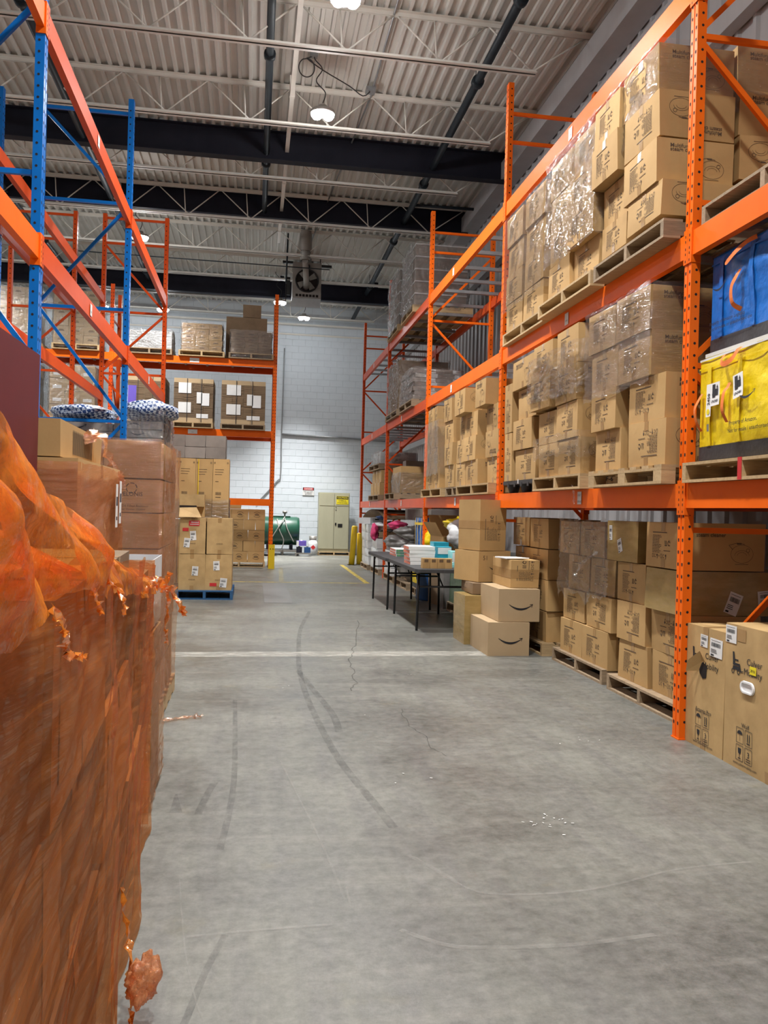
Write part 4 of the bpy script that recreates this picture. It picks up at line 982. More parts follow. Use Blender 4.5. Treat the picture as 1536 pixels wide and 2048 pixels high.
carton((0.50, 0.50, 0.32), (2.90 + 0.25, 6.20, FZ + 0.925), 0.04, 'taped-over carton with two white labels on top of floor stack', 'tape_wrapped', prints=(), tape='', seed=1, labels=(('L', 0.04, 0.16, 0.05, 0.12, 0.05), ('L', 0.21, 0.06, 0.07, 0.11, 0.35)))
carton((0.50, 0.92, 0.30), (2.88 + 0.46, 5.48, FZ + 0.615), 0.0, 'wide carton wound in brown tape with two shipping labels on end', 'tape_wrapped', prints=(), tape='', seed=2, labels=(('F', 0.32, 0.03, 0.10, 0.15, -0.35), ('F', 0.58, 0.06, 0.15, 0.11, 0.10)))
carton((0.50, 0.62, 0.325), (2.87 + 0.31, 5.46, FZ + 0.925), 0.0, 'steam cleaner carton behind the first upright under the beam', 'cardboard', prints=(INFO, ART), seed=3)
wrap(2.93, 3.6, 6.48, 7.56, FZ + 0.50, FZ + 1.24, 'torn loose clear film over the middle floor pallet', 'loose_film', seed=14, sides='LF', slope=0.10, amp=0.02, rag=0.10)
def ribbon(name, pts, w, mat, label, cat='film', seed=1, n=5, group=None, thick=1):
    r = random.Random(seed); P = smooth_path(pts, n); m = MB(); c = Vector(P[0])
    rows = []
    for i, p in enumerate(P):
        a = Vector((r.uniform(-0.4, 0.4), 1, r.uniform(-0.4, 0.4))).normalized(); ww = w * r.uniform(0.5, 1.1) * (0.35 + 0.65 * math.sin(PI * min(1, (i + 1) / len(P))))
        rows.append([Vector(p) - c + a * ww * t + Vector((r.uniform(-1, 1), 0, r.uniform(-1, 1))) * w * 0.18 for t in (-0.5, -0.17, 0.17, 0.5)])
    for i in range(len(rows) - 1):
        for k in range(3): m.poly([rows[i][k], rows[i][k + 1], rows[i + 1][k + 1], rows[i + 1][k]], True)
    return m.build(name, mat, None, loc=P[0], label=label, cat=cat, group=group)
ribbon('film_scrap', [(2.90, 6.66, 1.10), (2.88, 6.85, 1.02), (2.88, 7.0, 0.93), (2.88, 7.10, 0.86)], 0.10, 'loose_film', 'bright twisted strip of clear film on the floor stack')
ribbon('film_scrap', [(2.64, 6.60, 1.66), (2.66, 6.62, 1.56), (2.655, 6.60, 1.50)], 0.05, 'loose_film', 'short strip of clear film hanging by the beam label')

# ------------------------------------------------------------------ tall boxes with printed logo by the first upright
def art_chair(W, H, word):
    a = Flat(); s = W / 0.43; ox, oy = 0.06 * s, H * 0.665
    a.poly([(ox + 0.015, oy + 0.115), (ox + 0.032, oy + 0.115), (ox + 0.042, oy + 0.045), (ox + 0.022, oy + 0.045)])
    a.q(ox + 0.02, oy + 0.040, ox + 0.085, oy + 0.054).q(ox + 0.04, oy + 0.068, ox + 0.075, oy + 0.076).poly([(ox + 0.075, oy + 0.054), (ox + 0.09, oy + 0.054), (ox + 0.105, oy + 0.012), (ox + 0.095, oy + 0.008)])
    a.q(ox + 0.02, oy + 0.016, ox + 0.085, oy + 0.036).arc(ox + 0.022, oy + 0.006, 0.012, 0.012, 0, 2 * PI, 0.006).arc(ox + 0.078, oy + 0.006, 0.012, 0.012, 0, 2 * PI, 0.006)
    a.poly([(ox + 0.10, oy + 0.008), (ox + 0.125, oy + 0.014), (ox + 0.125, oy + 0.02), (ox + 0.10, oy + 0.014)])
    a.text('Culver', ox + 0.155, oy + 0.062, 0.038, 'LEFT').text('Mobility', ox + 0.130, oy + 0.004, 0.038, 'LEFT')
    a.text(word, W * 0.5, H * 0.30, 0.026, 'CENTER')
    for i in (0, 1):
        for j in (0, 1):
            x, y = W * 0.30 + i * 0.085, H * 0.185 - j * 0.098; a.line([(x, y), (x + 0.068, y), (x + 0.068, y + 0.085), (x, y + 0.085), (x, y)], 0.003)
            cx = x + 0.034
            if (i, j) == (0, 0): a.poly([(cx - 0.026, y + 0.05)] + [(cx - 0.026 * math.cos(t * PI / 8), y + 0.05 + 0.022 * math.sin(t * PI / 8)) for t in range(1, 8)] + [(cx + 0.026, y + 0.05)]).q(cx - 0.001, y + 0.012, cx + 0.001, y + 0.05)
            elif (i, j) == (1, 0): a.q(cx - 0.014, y + 0.022, cx - 0.007, y + 0.068).q(cx + 0.005, y + 0.022, cx + 0.012, y + 0.068).q(cx - 0.018, y + 0.012, cx + 0.016, y + 0.018)
            elif (i, j) == (0, 1): a.poly([(cx - 0.016, y + 0.07), (cx - 0.012, y + 0.042), (cx, y + 0.034), (cx + 0.012, y + 0.042), (cx + 0.016, y + 0.07)]).q(cx - 0.002, y + 0.014, cx + 0.002, y + 0.036).q(cx - 0.012, y + 0.01, cx + 0.012, y + 0.015)
            else: a.text('3', cx, y + 0.036, 0.032, 'CENTER', 0.01).q(cx - 0.022, y + 0.024, cx + 0.022, y + 0.028).q(cx - 0.022, y + 0.012, cx + 0.022, y + 0.016)
    a.text('www.culvermobility.com', W * 0.5, H * 0.032, 0.016, 'CENTER')
    return a
k1 = carton((0.43, 0.66, 0.745), (2.735 + 0.33, 4.655, 0), 0.015, 'torn tall box with hole and wheelchair logo beside the upright', 'cardboard_old', prints=(('L', lambda W, H: art_chair(W, H, 'Artemis Pro'), 'culv1', 'ink_black'),), tape='L', seed=4, bulge=0.012,
            labels=(('L', 0.16, 0.625, 0.08, 0.075, -0.02), ('L', 0.265, 0.585, 0.13, 0.11, -0.03)))
a = Flat().poly([(0.165, 0.46), (0.15, 0.50), (0.19, 0.53), (0.24, 0.515), (0.235, 0.44), (0.20, 0.43)])
kk = [k for k, s in _shape.items() if s.h == 0.745][0]
instance(decal(kk, 'hole', 'L', a, 0.003), 'torn_hole', 'slot_dark', k1)
fl_ = MB(); s_ = _shape[kk]
def cp(x, y, o): return s_.at('L', x / 0.43, y / 0.745, o)
fl_.poly([cp(0.155, 0.47, 0.004), cp(0.085, 0.455, 0.05), cp(0.12, 0.53, 0.06), cp(0.20, 0.60, 0.03), cp(0.225, 0.53, 0.004), cp(0.19, 0.535, 0.004)]).build('torn_flap', 'cardboard', k1)
k2 = carton((0.86, 0.66, 0.81), (2.735 + 0.33, 3.995, 0), -0.01, 'larger dented box with wheelchair logo and white handle at right edge', 'cardboard_old', prints=(('L', lambda W, H: art_chair(0.43, H, 'Wolf'), 'culv2', 'ink_black'),), tape='L', seed=5, bulge=0.014,
            labels=(('L', 0.0, 0.70, 0.11, 0.10, 0.0),))
kk = [k for k, s in _shape.items() if s.h == 0.81][0]; s2 = _shape[kk]
def hp(x, y, o): return s2.at('L', x / 0.86, y / 0.81, o)
hm = MB(); ring = []
for t in range(24):
    an = 2 * PI * t / 24; ex, ey = math.cos(an), math.sin(an); sx = 0.030 if ex > 0 else -0.030
    ring.append([hp(0.235 + sx + ex * r, 0.475 + ey * r * 1.0, o) for r, o in ((0.036, 0.002), (0.034, 0.012), (0.024, 0.012), (0.022, 0.004), (0.0, 0.004))])
for t in range(24):
    for k in range(4): hm.poly([ring[t][k], ring[(t + 1) % 24][k], ring[(t + 1) % 24][k + 1], ring[t][k + 1]], True)
hm.build('handle', 'white_plastic', k2)
instance(decal(kk, 'ystick', 'L', grid_rect(0.25, 0.555, 0.31, 0.60, 2), 0.004), 'sticker', 'yellow_sign', k2)
instance(decal(kk, 'ystickt', 'L', Flat().text('2Y13', 0.28, 0.57, 0.014, 'CENTER', 0.02), 0.0055), 'sticker_lettering', 'ink_black', k2)
instance(decal(kk, 'ptape', 'L', grid_rect(0.115, 0.72, 0.20, 0.79, 2), 0.0018), 'tape', 'tape', k2)

# ------------------------------------------------------------------ woven tote bags on the near shelf
ypal = pallet(2.66, 3.70, 3.60, 4.845, P1, 'pale wooden pallet with red paint under the yellow tote', 'wood')
MB().box(-0.524, -0.52, -0.02, 0.015, 0, 0.126).build('paint_mark', 'red_print', ypal)

def tote(x0, x1, y0, y1, z0, z1, body, label, seed):
    d, w, h = x1 - x0, y1 - y0, z1 - z0; s = Shape(w, d, h, seed, 0.03, 0.012); r = random.Random(seed)
    t = empty('tote_bag', ((x0 + x1) / 2, (y0 + y1) / 2, z0), 0, label=label, cat='bag', group='woven storage totes')
    m = MB(); o = r.uniform(0, 50)
    for f in 'LFRBT':
        def fn(u, v):
            p = s.at(f, u, v * 0.87 + 0.13 if f != 'T' else v); q = Vector((u * 5 + o, v * 5, ord(f)))
            nrm = {'L': Vector((-1, 0, 0)), 'F': Vector((0, -1, 0)), 'R': Vector((1, 0, 0)), 'B': Vector((0, 1, 0)), 'T': Vector((0, 0, 1))}[f]
            ww = math.sin(PI * u) ** 0.4 if 0 < u < 1 else 0
            return p + nrm * ww * (noise.noise(q) * 0.012 + noise.noise(q * 2.3) * 0.006)
        m.grid(fn, 26, 22)
    m.build('body', body, t)
    b = MB()
    for f in 'LFRB': b.grid(lambda u, v: s.at(f, u, v * 0.135, 0.004), 10, 2)
    b.build('base_band', 'black_vinyl', t)
    e = MB()
    for f in 'LFRB': e.grid(lambda u, v: s.at(f, u, 0.985 + v * 0.02, 0.006), 10, 1)
    e.build('top_trim', 'black_vinyl' if body == 'woven_blue' else 'white_matte', t)
    for f in 'L':
        for uu in (0.10, 0.37, 0.80): MB().grid(lambda u, v: s.at(f, uu + (u - 0.5) * 0.035, 0.14 + v * 0.80, 0.010), 2, 12).build('webbing', body, t)
        MB().grid(lambda u, v: s.at(f, u, 0.90 + v * 0.015, 0.010), 12, 1).build('hem', body, t)
    return t, s
def handle(t, s, pts, w=0.032):
    """strap sewn flat on the side: pts in face units (u, v, stand-off)"""
    P = smooth_path(pts, 6); m = MB(); rows = []
    for i, (u, v, o) in enumerate(P):
        a = P[min(i + 1, len(P) - 1)]; b = P[max(i - 1, 0)]; dx, dy = (a[0] - b[0]) * s.w, (a[1] - b[1]) * s.h; L = math.hypot(dx, dy) or 1
        nx, ny = -dy / L * w / 2, dx / L * w / 2
        rows.append((s.at('L', u + nx / s.w, v + ny / s.h, o + 0.012), s.at('L', u - nx / s.w, v - ny / s.h, o + 0.012)))
    for i in range(len(rows) - 1): m.poly([rows[i][0], rows[i][1], rows[i + 1][1], rows[i + 1][0]], True)
    return m.build('handle', 'webbing_orange', t)
yt, ys = tote(2.75, 3.45, 3.60, 4.80, T1 + 0.012, T1 + 0.645, 'woven_yellow', 'yellow woven tote bag with orange handles on the near shelf', 3)
handle(yt, ys, [(0.235, 0.98, 0.0), (0.24, 0.93, 0.02), (0.26, 0.89, 0.035), (0.30, 0.87, 0.04), (0.35, 0.90, 0.035), (0.375, 0.97, 0.02), (0.38, 1.0, 0.0)])
handle(yt, ys, [(0.285, 0.70, 0.0), (0.283, 0.66, 0.01), (0.278, 0.60, 0.03), (0.283, 0.45, 0.035), (0.285, 0.36, 0.012), (0.285, 0.33, 0.0)])
handle(yt, ys, [(0.035, 0.66, 0.0), (0.032, 0.60, 0.02), (0.02, 0.50, 0.04), (0.028, 0.38, 0.03), (0.035, 0.29, 0.0)], 0.028)
bt_, bs_ = tote(2.80, 3.52, 3.60, 4.80, T1 + 0.685, T1 + 1.29, 'woven_blue', 'blue woven tote bag with orange handles stacked on the yellow one', 4)
handle(bt_, bs_, [(0.20, 0.90, 0.0), (0.19, 0.85, 0.03), (0.23, 0.82, 0.05), (0.30, 0.88, 0.05), (0.36, 0.94, 0.03), (0.40, 0.97, 0.0)])
handle(bt_, bs_, [(0.285, 0.72, 0.0), (0.28, 0.66, 0.02), (0.255, 0.55, 0.04), (0.262, 0.40, 0.04), (0.285, 0.33, 0.0)])
def face_art(t, s, art, mat, off, name): 
    m = MB(); m.v = [tuple(s.at('L', x / s.w, y / s.h, off)) for x, y in art.p]; m.f = list(art.f); m.sm = [False] * len(m.f); return m.build(name, mat, t)
for (x, y, w, h_, rot) in ((0.135, 0.26, 0.055, 0.20, 0.0), (0.185, 0.32, 0.095, 0.14, 0.03), (0.43, 0.33, 0.10, 0.14, 0.14)):
    lb = face_art(yt, ys, grid_rect(0, 0, w, h_, 3).moved(x, y, 1, rot), 'paper', 0.034, 'label')
    if w < 0.06: face_art(lb, ys, Flat().text('2450', 0.0, 0.0, 0.026, 'LEFT', 0.02).moved(x + 0.042, y + 0.07, 1, PI / 2), 'ink_black', 0.036, 'lettering'); face_art(lb, ys, Flat().disc(x + 0.028, y + 0.03, 0.018), 'yellow_sign', 0.036, 'dot')
    else: face_art(lb, ys, Flat().q(0.02, 0.05, 0.05, 0.13).q(0.045, 0.06, 0.08, 0.10).disc(0.035, 0.07, 0.018).poly([(0.06, 0.105), (0.08, 0.105), (0.07, 0.125)]).text('UN3481', w / 2, 0.02, 0.016, 'CENTER', 0.02).moved(x, y, 1, rot), 'ink_black', 0.036, 'lettering')
face_art(yt, ys, grid_rect(0.15, 0.17, 0.175, 0.215, 2), 'steel_dull', 0.034, 'patch')
face_art(yt, ys, Flat().text('Property of Amazon.', 0.40, 0.185, 0.024, 'LEFT', 0.012).text('Not for resale / unauthorised use', 0.385, 0.14, 0.024, 'LEFT', 0.012), 'ink_black', 0.034, 'lettering')
face_art(yt, ys, art_smile(0.30, 0.3).moved(0.40, 0.21, 1, 0.0), 'ink_black', 0.034, 'smile_mark')
face_art(bt_, bs_, art_smile(0.26, 0.3).moved(0.02, 0.235, 1, 0.12), 'ink_black', 0.034, 'smile_mark')
face_art(bt_, bs_, Flat().text('Property of Amazon Logistics', 0.04, 0.16, 0.022, 'LEFT', 0.01).text('Not for resale or unauthorised use', 0.04, 0.125, 0.022, 'LEFT', 0.01), 'ink_black', 0.034, 'lettering')
MB().box(2.76, 3.44, 3.62, 4.78, T1 + 0.652, T1 + 0.675).build('foam_board', 'white_matte', label='thin white board between the yellow and blue totes', cat='board')
pallet(2.72, 3.72, 3.55, 4.80, P2, 'dark wooden pallet on the shelf above the blue tote', 'wood_old')
# ------------------------------------------------------------------ stack of smile-marked and other boxes at the end of the tables
SM = ('F', lambda W, H: art_smile(W, H), 'smile', 'ink_black')
carton((0.66, 0.425, 0.33), (2.31 + 0.2125, 7.86 + 0.33, 0), 0.0, 'pale box with black smile print, on the floor, lowest of its stack', 'cardboard_pale', prints=(SM,), tape='', seed=1, bulge=0.004, skew=0.003)
carton((0.66, 0.425, 0.325), (2.425 + 0.2125, 7.90 + 0.33, 0.333), 0.0, 'pale box with black smile print, second up and set back right', 'cardboard_pale', prints=(SM,), tape='', seed=2, bulge=0.004, skew=0.003)
carton((0.62, 0.30, 0.28), (2.575 + 0.15, 8.02 + 0.31, 0.66), 0.0, 'small brown taped carton on top of the two smile-marked boxes', 'cardboard', prints=(('F', lambda W, H: art_info(H * 1.3, W).moved(W, 0.0, 1, PI / 2), 'infofr'),), tape='A', seed=1)
pg = carton((0.26, 0.26, 0.012), (2.66, 8.25, 0.945), 0.2, 'white padded envelope lying on the small taped carton', 'paper', prints=(), tape='', seed=1, name='envelope', cat='envelope', bulge=0.004)
carton((0.50, 0.40, 0.52), (2.25 + 0.20, 8.80, 0.0), 0.0, 'carton wound in yellowish tape standing under the tall box tower', 'tape_wrapped', prints=(), tape='', seed=3)
carton((0.50, 0.38, 0.12), (2.36 + 0.19, 8.66 + 0.25, 0.525), 0.0, 'thin brown carton sandwiched in the box tower', 'cardboard_dark', prints=(('L', art_lines, 'lines'),), tape='', seed=2)
carton((0.48, 0.42, 0.34), (2.561, 9.03, 0.65), 0.33, 'brown carton with marker scribble and smile print in the tower', 'cardboard', prints=(('F', lambda W, H: art_smile(W, H, 0.7), 'smile7', 'ink_black'), ('F', lambda W, H: Flat().text('51', W * 0.12, H * 0.72, 0.05), 's51', 'ink_soft')), tape='', seed=3, bulge=0.004)
carton((0.44, 0.34, 0.565), (2.545, 9.02, 0.993), 0.31, 'tall brown taped carton at the top of the box tower', 'cardboard', prints=(('F', lambda W, H: art_info(H, W).moved(W * 0.98, 0, 1, PI / 2), 'infott'),), tape='A', seed=4, bulge=0.004)
# ------------------------------------------------------------------ two folding tables end to end
def folding_table(x0, x1, y0, y1, label):
    t = empty('folding_table', ((x0 + x1) / 2, (y0 + y1) / 2, 0), 0, label=label, cat='table', group='black folding tables'); a, b = (x1 - x0) / 2, (y1 - y0) / 2
    m = MB(); n = 5; rr = 0.06; ring = []
    for sx, sy, t0 in ((1, 1, 0), (-1, 1, 1), (-1, -1, 2), (1, -1, 3)):
        for k in range(n + 1):
            an = (t0 + k / n) * PI / 2; ring.append((sx * (a - rr) + rr * math.cos(an), sy * (b - rr) + rr * math.sin(an)))
    N_ = len(ring); zs = ((0.698, 0.97), (0.70, 1.0), (0.735, 1.0), (0.742, 0.985))
    for z, k in zs: m.v += [(x * k if False else x - (1 - k) * 0.2 * x, y - (1 - k) * 0.2 * y, z) for x, y in ring]
    for j in range(3):
        for i in range(N_): m.f.append((j * N_ + i, j * N_ + (i + 1) % N_, (j + 1) * N_ + (i + 1) % N_, (j + 1) * N_ + i)); m.sm.append(False)
    m.f.append(tuple(range(3 * N_, 4 * N_))); m.f.append(tuple(reversed(range(N_)))); m.sm += [False, False]
    m.build('tabletop', 'table_black', t)
    for s in (-1, 1):
        yl = s * (b - 0.22)
        for q in (-1, 1):
            MB().tube([(q * (a - 0.08), yl, 0.70), (q * (a - 0.07), yl, 0.0)], 0.0155, 10).build('leg', 'black_metal', t)
        MB().tube([(-(a - 0.08), yl, 0.52), (a - 0.08, yl, 0.52)], 0.012, 8).build('cross_bar', 'black_metal', t)
        MB().tube([(0, yl, 0.52), (0, yl - s * 0.42, 0.69)], 0.009, 8).build('brace', 'black_metal', t)
        MB().tube([(-(a - 0.08), yl, 0.60), (-(a - 0.08), yl - s * 0.15, 0.70)], 0.008, 6).build('brace', 'black_metal', t)
    MB().box(-a + 0.05, -a + 0.08, -b + 0.1, b - 0.1, 0.68, 0.70).box(a - 0.08, a - 0.05, -b + 0.1, b - 0.1, 0.68, 0.70).build('rail', 'black_metal', t)
    return t
folding_table(1.86, 2.62, 9.32, 11.33, 'nearer black folding table beside the box tower')
folding_table(1.84, 2.60, 11.36, 13.22, 'farther black folding table, mostly empty at its far end')
TZ = 0.743
for i in range(4):
    carton((0.11, 0.085, 0.118), (2.008 + i * 0.089, 9.50, TZ), rng.uniform(-0.03, 0.03), f'small kraft box on the table edge, {NTH[i]} from the left of four', 'cardboard', prints=(('F', lambda W, H: Flat().q(W * .22, H * .62, W * .78, H * .9), 'tag', 'ink_soft'),), tape='', seed=i % 2, bulge=0.002, skew=0.002, group='small kraft boxes on the table')
def slab(x0, x1, y0, y1, z0, z1, mat, end, label, endmat='coral_print', side=None, group=None, cat='box', name='flat_box'):
    o = carton((y1 - y0, x1 - x0, z1 - z0), ((x0 + x1) / 2, (y0 + y1) / 2, z0), rng.uniform(-0.03, 0.03), label, mat, cat, group, prints=tuple(
        [('L', lambda W, H: (lambda a: [a.q(W * (0.04 + i * 0.24), H * 0.12, W * (0.24 + i * 0.24), H * 0.88) for i in range(4)] and a)(Flat()), 'tiles', endmat)] if end else []) + tuple([('F', lambda W, H: Flat().q(W * 0.02, H * 0.1, W * 0.98, H * 0.9), 'panel', side)] if side else []), tape='', seed=1, name=name, bulge=0.001, skew=0.002)
    return o
for i in range(5):
    slab(1.93 - 0.004 * i, 2.24, 10.02, 10.46, TZ + i * 0.046, TZ + i * 0.046 + 0.044, 'paper', True, f'white flat box with coral checked end, {ORD[i]} of five stacked', group='white boxes stacked on the table')
for i in range(3):
    slab(2.06, 2.36, 11.80, 12.40, TZ + i * 0.036, TZ + i * 0.036 + 0.034, 'paper', True, f'flat box with green leafy side, {ORD[i]} of three stacked', side='leaf_print', group='leafy boxes on the table')
slab(2.10, 2.42, 10.60, 11.25, TZ, TZ + 0.20, 'white_matte', False, 'long white box lying behind the stacked white boxes', side=None)
for i, (x, y, z, w, h_, mt) in enumerate(((2.35, 10.34, 0, 0.20, 0.12, 'teal_print'), (2.35, 10.34, 0.122, 0.18, 0.10, 'teal_print'), (2.45, 10.03, 0, 0.16, 0.03, 'aqua_print'), (2.20, 9.78, 0, 0.30, 0.03, 'aqua_print'), (2.20, 9.78, 0.031, 0.29, 0.025, 'aqua_print'), (2.45, 10.03, 0.032, 0.14, 0.15, 'aqua_print'), (2.40, 10.75, 0.205, 0.20, 0.06, 'teal_print'))):
    slab(x - w / 2 + 0.05, x + w / 2 + 0.05, y - 0.15 if mt == 'teal_print' else y - 0.12, y + 0.10, TZ + z, TZ + z + h_, mt, False,
         ['blue printed box on the table behind the kraft boxes, lower', 'blue printed box on the table stacked on another', 'thin aqua box flat on the table at right', 'thin aqua box beneath another behind the small kraft boxes', 'thin aqua box on top behind the small kraft boxes', 'upright white and blue printed box beside the box tower', 'small teal box on the long white box'][i], side=('paper' if i in (1, 5) else None), group='printed boxes on the table')

# ------------------------------------------------------------------ soft lumps: bags and clothes
def lump(name, c, r, mat, label, cat='bag', seed=0, amp=0.22, group=None, flat=0.0, n=22):
    m = MB(); o = seed * 13.7
    def fn(u, v):
        th, ph = u * 2 * PI, (v - 0.5) * PI; d = Vector((math.cos(ph) * math.cos(th), math.cos(ph) * math.sin(th), math.sin(ph)))
        k = 1 + amp * noise.noise(d * 1.6 + Vector((o, 0, 0))) + amp * 0.5 * noise.noise(d * 4.2 + Vector((o, 3, 0))) + amp * 0.2 * noise.noise(d * 9 + Vector((o, 3, 7)))
        p = Vector((d.x * r[0] * k, d.y * r[1] * k, d.z * r[2] * k)); p.z = max(p.z, -r[2] * (1 - flat)); return p + Vector((0, 0, r[2] * (1 - flat)))
    m.grid(fn, n, n)
    return m.build(name, mat, None, loc=c, label=label, cat=cat, group=group)
# floor of the second bay behind the tables
pallet(2.78, 3.8, 10.45, 11.60, 0, 'wooden pallet under the green wrapped load behind tables', 'wood_old')
carton((1.05, 0.95, 0.72), (3.28, 11.02, FZ), 0, 'green film-wrapped load under the rack behind the tables', 'green_wrap', prints=(), tape='', seed=1, cat='load', name='wrapped_load', bulge=0.03)
MB().lathe([(0, 0), (0.23, 0), (0.24, 0.03), (0.225, 0.30), (0.24, 0.34), (0.225, 0.62), (0.24, 0.66), (0.20, 0.70), (0, 0.70)], n=24).build('drum', 'blue_drum', None, loc=(2.83, 12.93, 0), label='dark blue plastic drum under the rack behind the tables', cat='drum')
carton((0.3, 0.5, 0.62), (3.0, 11.84, 0), 0, 'grey film-wrapped carton next to the blue drum', 'grey_bag', prints=(), tape='', seed=3, name='wrapped_load', cat='load', bulge=0.02)
tote(2.72, 3.35, 13.24, 13.94, 0.13, 0.70, 'woven_yellow', 'crumpled yellow tote under the far table', 8)
pallet(2.70, 3.7, 13.2, 14.0, 0, 'wooden pallet under the yellow tote below the far table', 'wood_old')
t3, s3 = tote(2.76, 3.42, 13.22, 13.95, 0.72, 1.32, 'woven_blue', 'royal blue tote with yellow straps behind the rack upright', 9)
for uu in (0.15, 0.4, 0.8): MB().grid(lambda u, v: s3.at('L', uu + (u - 0.5) * 0.05, 0.1 + v * 0.88, 0.02), 2, 10).build('strap', 'yellow_paint', t3)
MB().grid(lambda u, v: s3.at('L', u, 0.78 + v * 0.07, 0.018), 10, 1).build('strap', 'yellow_paint', t3)
ocb = empty('open_carton', (3.06, 12.33, 0.70), 0.1, label='open brown carton with raised flaps behind the table', cat='carton')
MB().box(-0.3, 0.3, -0.3, 0.3, 0, 0.34).build('body', 'cardboard', ocb)
m = MB(); m.poly([(-0.3, -0.3, 0.34), (-0.3, 0.3, 0.34), (-0.42, 0.3, 0.55), (-0.42, -0.3, 0.55)]); m.build('flap', 'cardboard', ocb)
m = MB(); m.poly([(-0.3, 0.3, 0.34), (0.3, 0.3, 0.34), (0.3, 0.42, 0.66), (-0.3, 0.42, 0.66)]); m.build('flap', 'cardboard', ocb)
carton((0.62, 0.62, 0.695), (3.06, 12.33, 0.0), 0.1, 'dark carton under the open brown carton', 'cardboard_dark', prints=(), tape='', seed=1, bulge=0.003)
lump('plastic_bag', (3.02, 11.35, 0.86), (0.28, 0.36, 0.24), 'white_bag', 'crinkled clear plastic bag on the green load', seed=2, amp=0.35)
lump('plastic_bag', (2.92, 11.62, 1.14), (0.18, 0.24, 0.10), 'woven_yellow', 'yellow plastic bag on top of the clear bag', seed=5, amp=0.4)
lump('plastic_bag', (2.84, 12.98, 0.71), (0.14, 0.18, 0.22), 'woven_yellow', 'orange-yellow bag beside the royal blue tote', seed=6, amp=0.35)
# floor of the third and fourth bays
pallet(2.70, 3.8, 17.7, 18.9, 0, 'worn pallet under the white wrapped boxes at the far end', 'wood_old')
pallet(2.70, 3.8, 14.35, 15.55, 0, 'worn pallet under the clothes bags in the third bay', 'wood_old'); pallet(2.70, 3.8, 15.8, 17.0, 0, 'worn pallet under white wrapped bundles in the third bay', 'wood_old'); pallet(2.66, 3.8, 19.2, 20.4, 0, 'worn pallet under the tall white stack by the bollard', 'wood_old')
for i in range(5):
    carton((0.56, 0.6, 0.185), (2.98, 19.48, FZ + i * 0.19), rng.uniform(-0.06, 0.06), f'white wrapped bundle in the tall far stack, front column, {ORD[i]}', 'white_bag', prints=(), tape='', seed=i, name='wrapped_bundle', cat='bundle', bulge=0.02, group='white wrapped bundles')
    carton((0.56, 0.6, 0.185), (2.98, 20.08, FZ + i * 0.19), rng.uniform(-0.06, 0.06), f'white wrapped bundle in the tall far stack, back column, {ORD[i]}', 'white_bag', prints=(), tape='', seed=i + 1, name='wrapped_bundle', cat='bundle', bulge=0.02, group='white wrapped bundles')
for i in range(3):
    carton((1.0, 0.7, 0.22), (3.05, 18.3, FZ + i * 0.225), rng.uniform(-0.05, 0.05), f'white wrapped bundle low in the far bay, {ORD[i]}', 'white_bag', prints=(), tape='', seed=i, name='wrapped_bundle', cat='bundle', bulge=0.03, group='white wrapped bundles')
    carton((1.0, 0.7, 0.16), (3.05, 16.4, FZ + i * 0.165), rng.uniform(-0.05, 0.05), f'white wrapped bundle in the third bay, {ORD[i]}', 'white_bag', prints=(), tape='', seed=i + 2, name='wrapped_bundle', cat='bundle', bulge=0.03, group='white wrapped bundles')
wc = empty('white_carton', (2.80, 19.75, FZ + 0.96), 0.5, label='white carton with hand hole on top of the far white stack', cat='carton')
MB().box(-0.2, 0.2, -0.25, 0.25, 0, 0.14).build('body', 'white_matte', wc); MB().box(-0.06, 0.06, -0.254, -0.25, 0.09, 0.12).build('hand_hole', 'slot_dark', wc)
pallet(2.72, 3.6, 17.8, 18.8, FZ + 0.69, 'small pallet riding on the white bundles at the far end', 'wood_old')
lump('clothes_bag', (3.0, 18.3, FZ + 0.83), (0.36, 0.5, 0.10), 'white_bag', 'clear bag of clothes on the far pallet', seed=11, amp=0.3)
lump('clothing', (2.66, 18.15, FZ + 0.60), (0.07, 0.25, 0.20), 'pink_cloth', 'bright pink garment hanging out of the far clothes bag', 'clothing', seed=12, amp=0.4)
lump('clothing', (2.98, 18.2, FZ + 1.08), (0.28, 0.4, 0.05), 'navy_cloth', 'navy garments on top of the clothes bag', 'clothing', seed=13, amp=0.35)
lump('clothes_bag', (3.05, 16.4, FZ + 0.50), (0.40, 0.5, 0.17), 'grey_bag', 'grey bag of clothes in the third bay', seed=14, amp=0.3)
lump('clothing', (2.85, 16.2, FZ + 0.90), (0.18, 0.35, 0.09), 'pink_cloth', 'dusty pink garment on the grey bag in third bay', 'clothing', seed=15, amp=0.3)
lump('clothes_bag', (3.05, 14.95, FZ), (0.45, 0.6, 0.34), 'grey_bag', 'dark grey bag on the nearest pallet of the third bay', seed=16, amp=0.3)
lump('clothes_bag', (3.0, 15.1, FZ + 0.74), (0.35, 0.45, 0.14), 'grey_bag', 'black plastic sack on the dark grey bag', seed=17, amp=0.35)
m = MB()
for k in range(12):
    t0, t1 = k / 12, (k + 1) / 12; f = lambda t: (17.35 + 3.5 * t, 1.02 + 0.20 * math.sin(PI * t) ** 0.8)
    (y0, z0), (y1, z1) = f(t0), f(t1)
    m.poly([(-0.5, y0 - 19, z0 - 1.02), (0.45, y0 - 19, z0 - 1.02), (0.45, y1 - 19, z1 - 1.02), (-0.5, y1 - 19, z1 - 1.02)]); m.poly([(-0.5, y1 - 19, z1 - 1.032), (0.45, y1 - 19, z1 - 1.032), (0.45, y0 - 19, z0 - 1.032), (-0.5, y0 - 19, z0 - 1.032)])
m.build('bent_board', 'cardboard_dark', None, loc=(3.25, 19.0, 1.235), label='long bowed sheet of brown board over the clothes bags', cat='board')
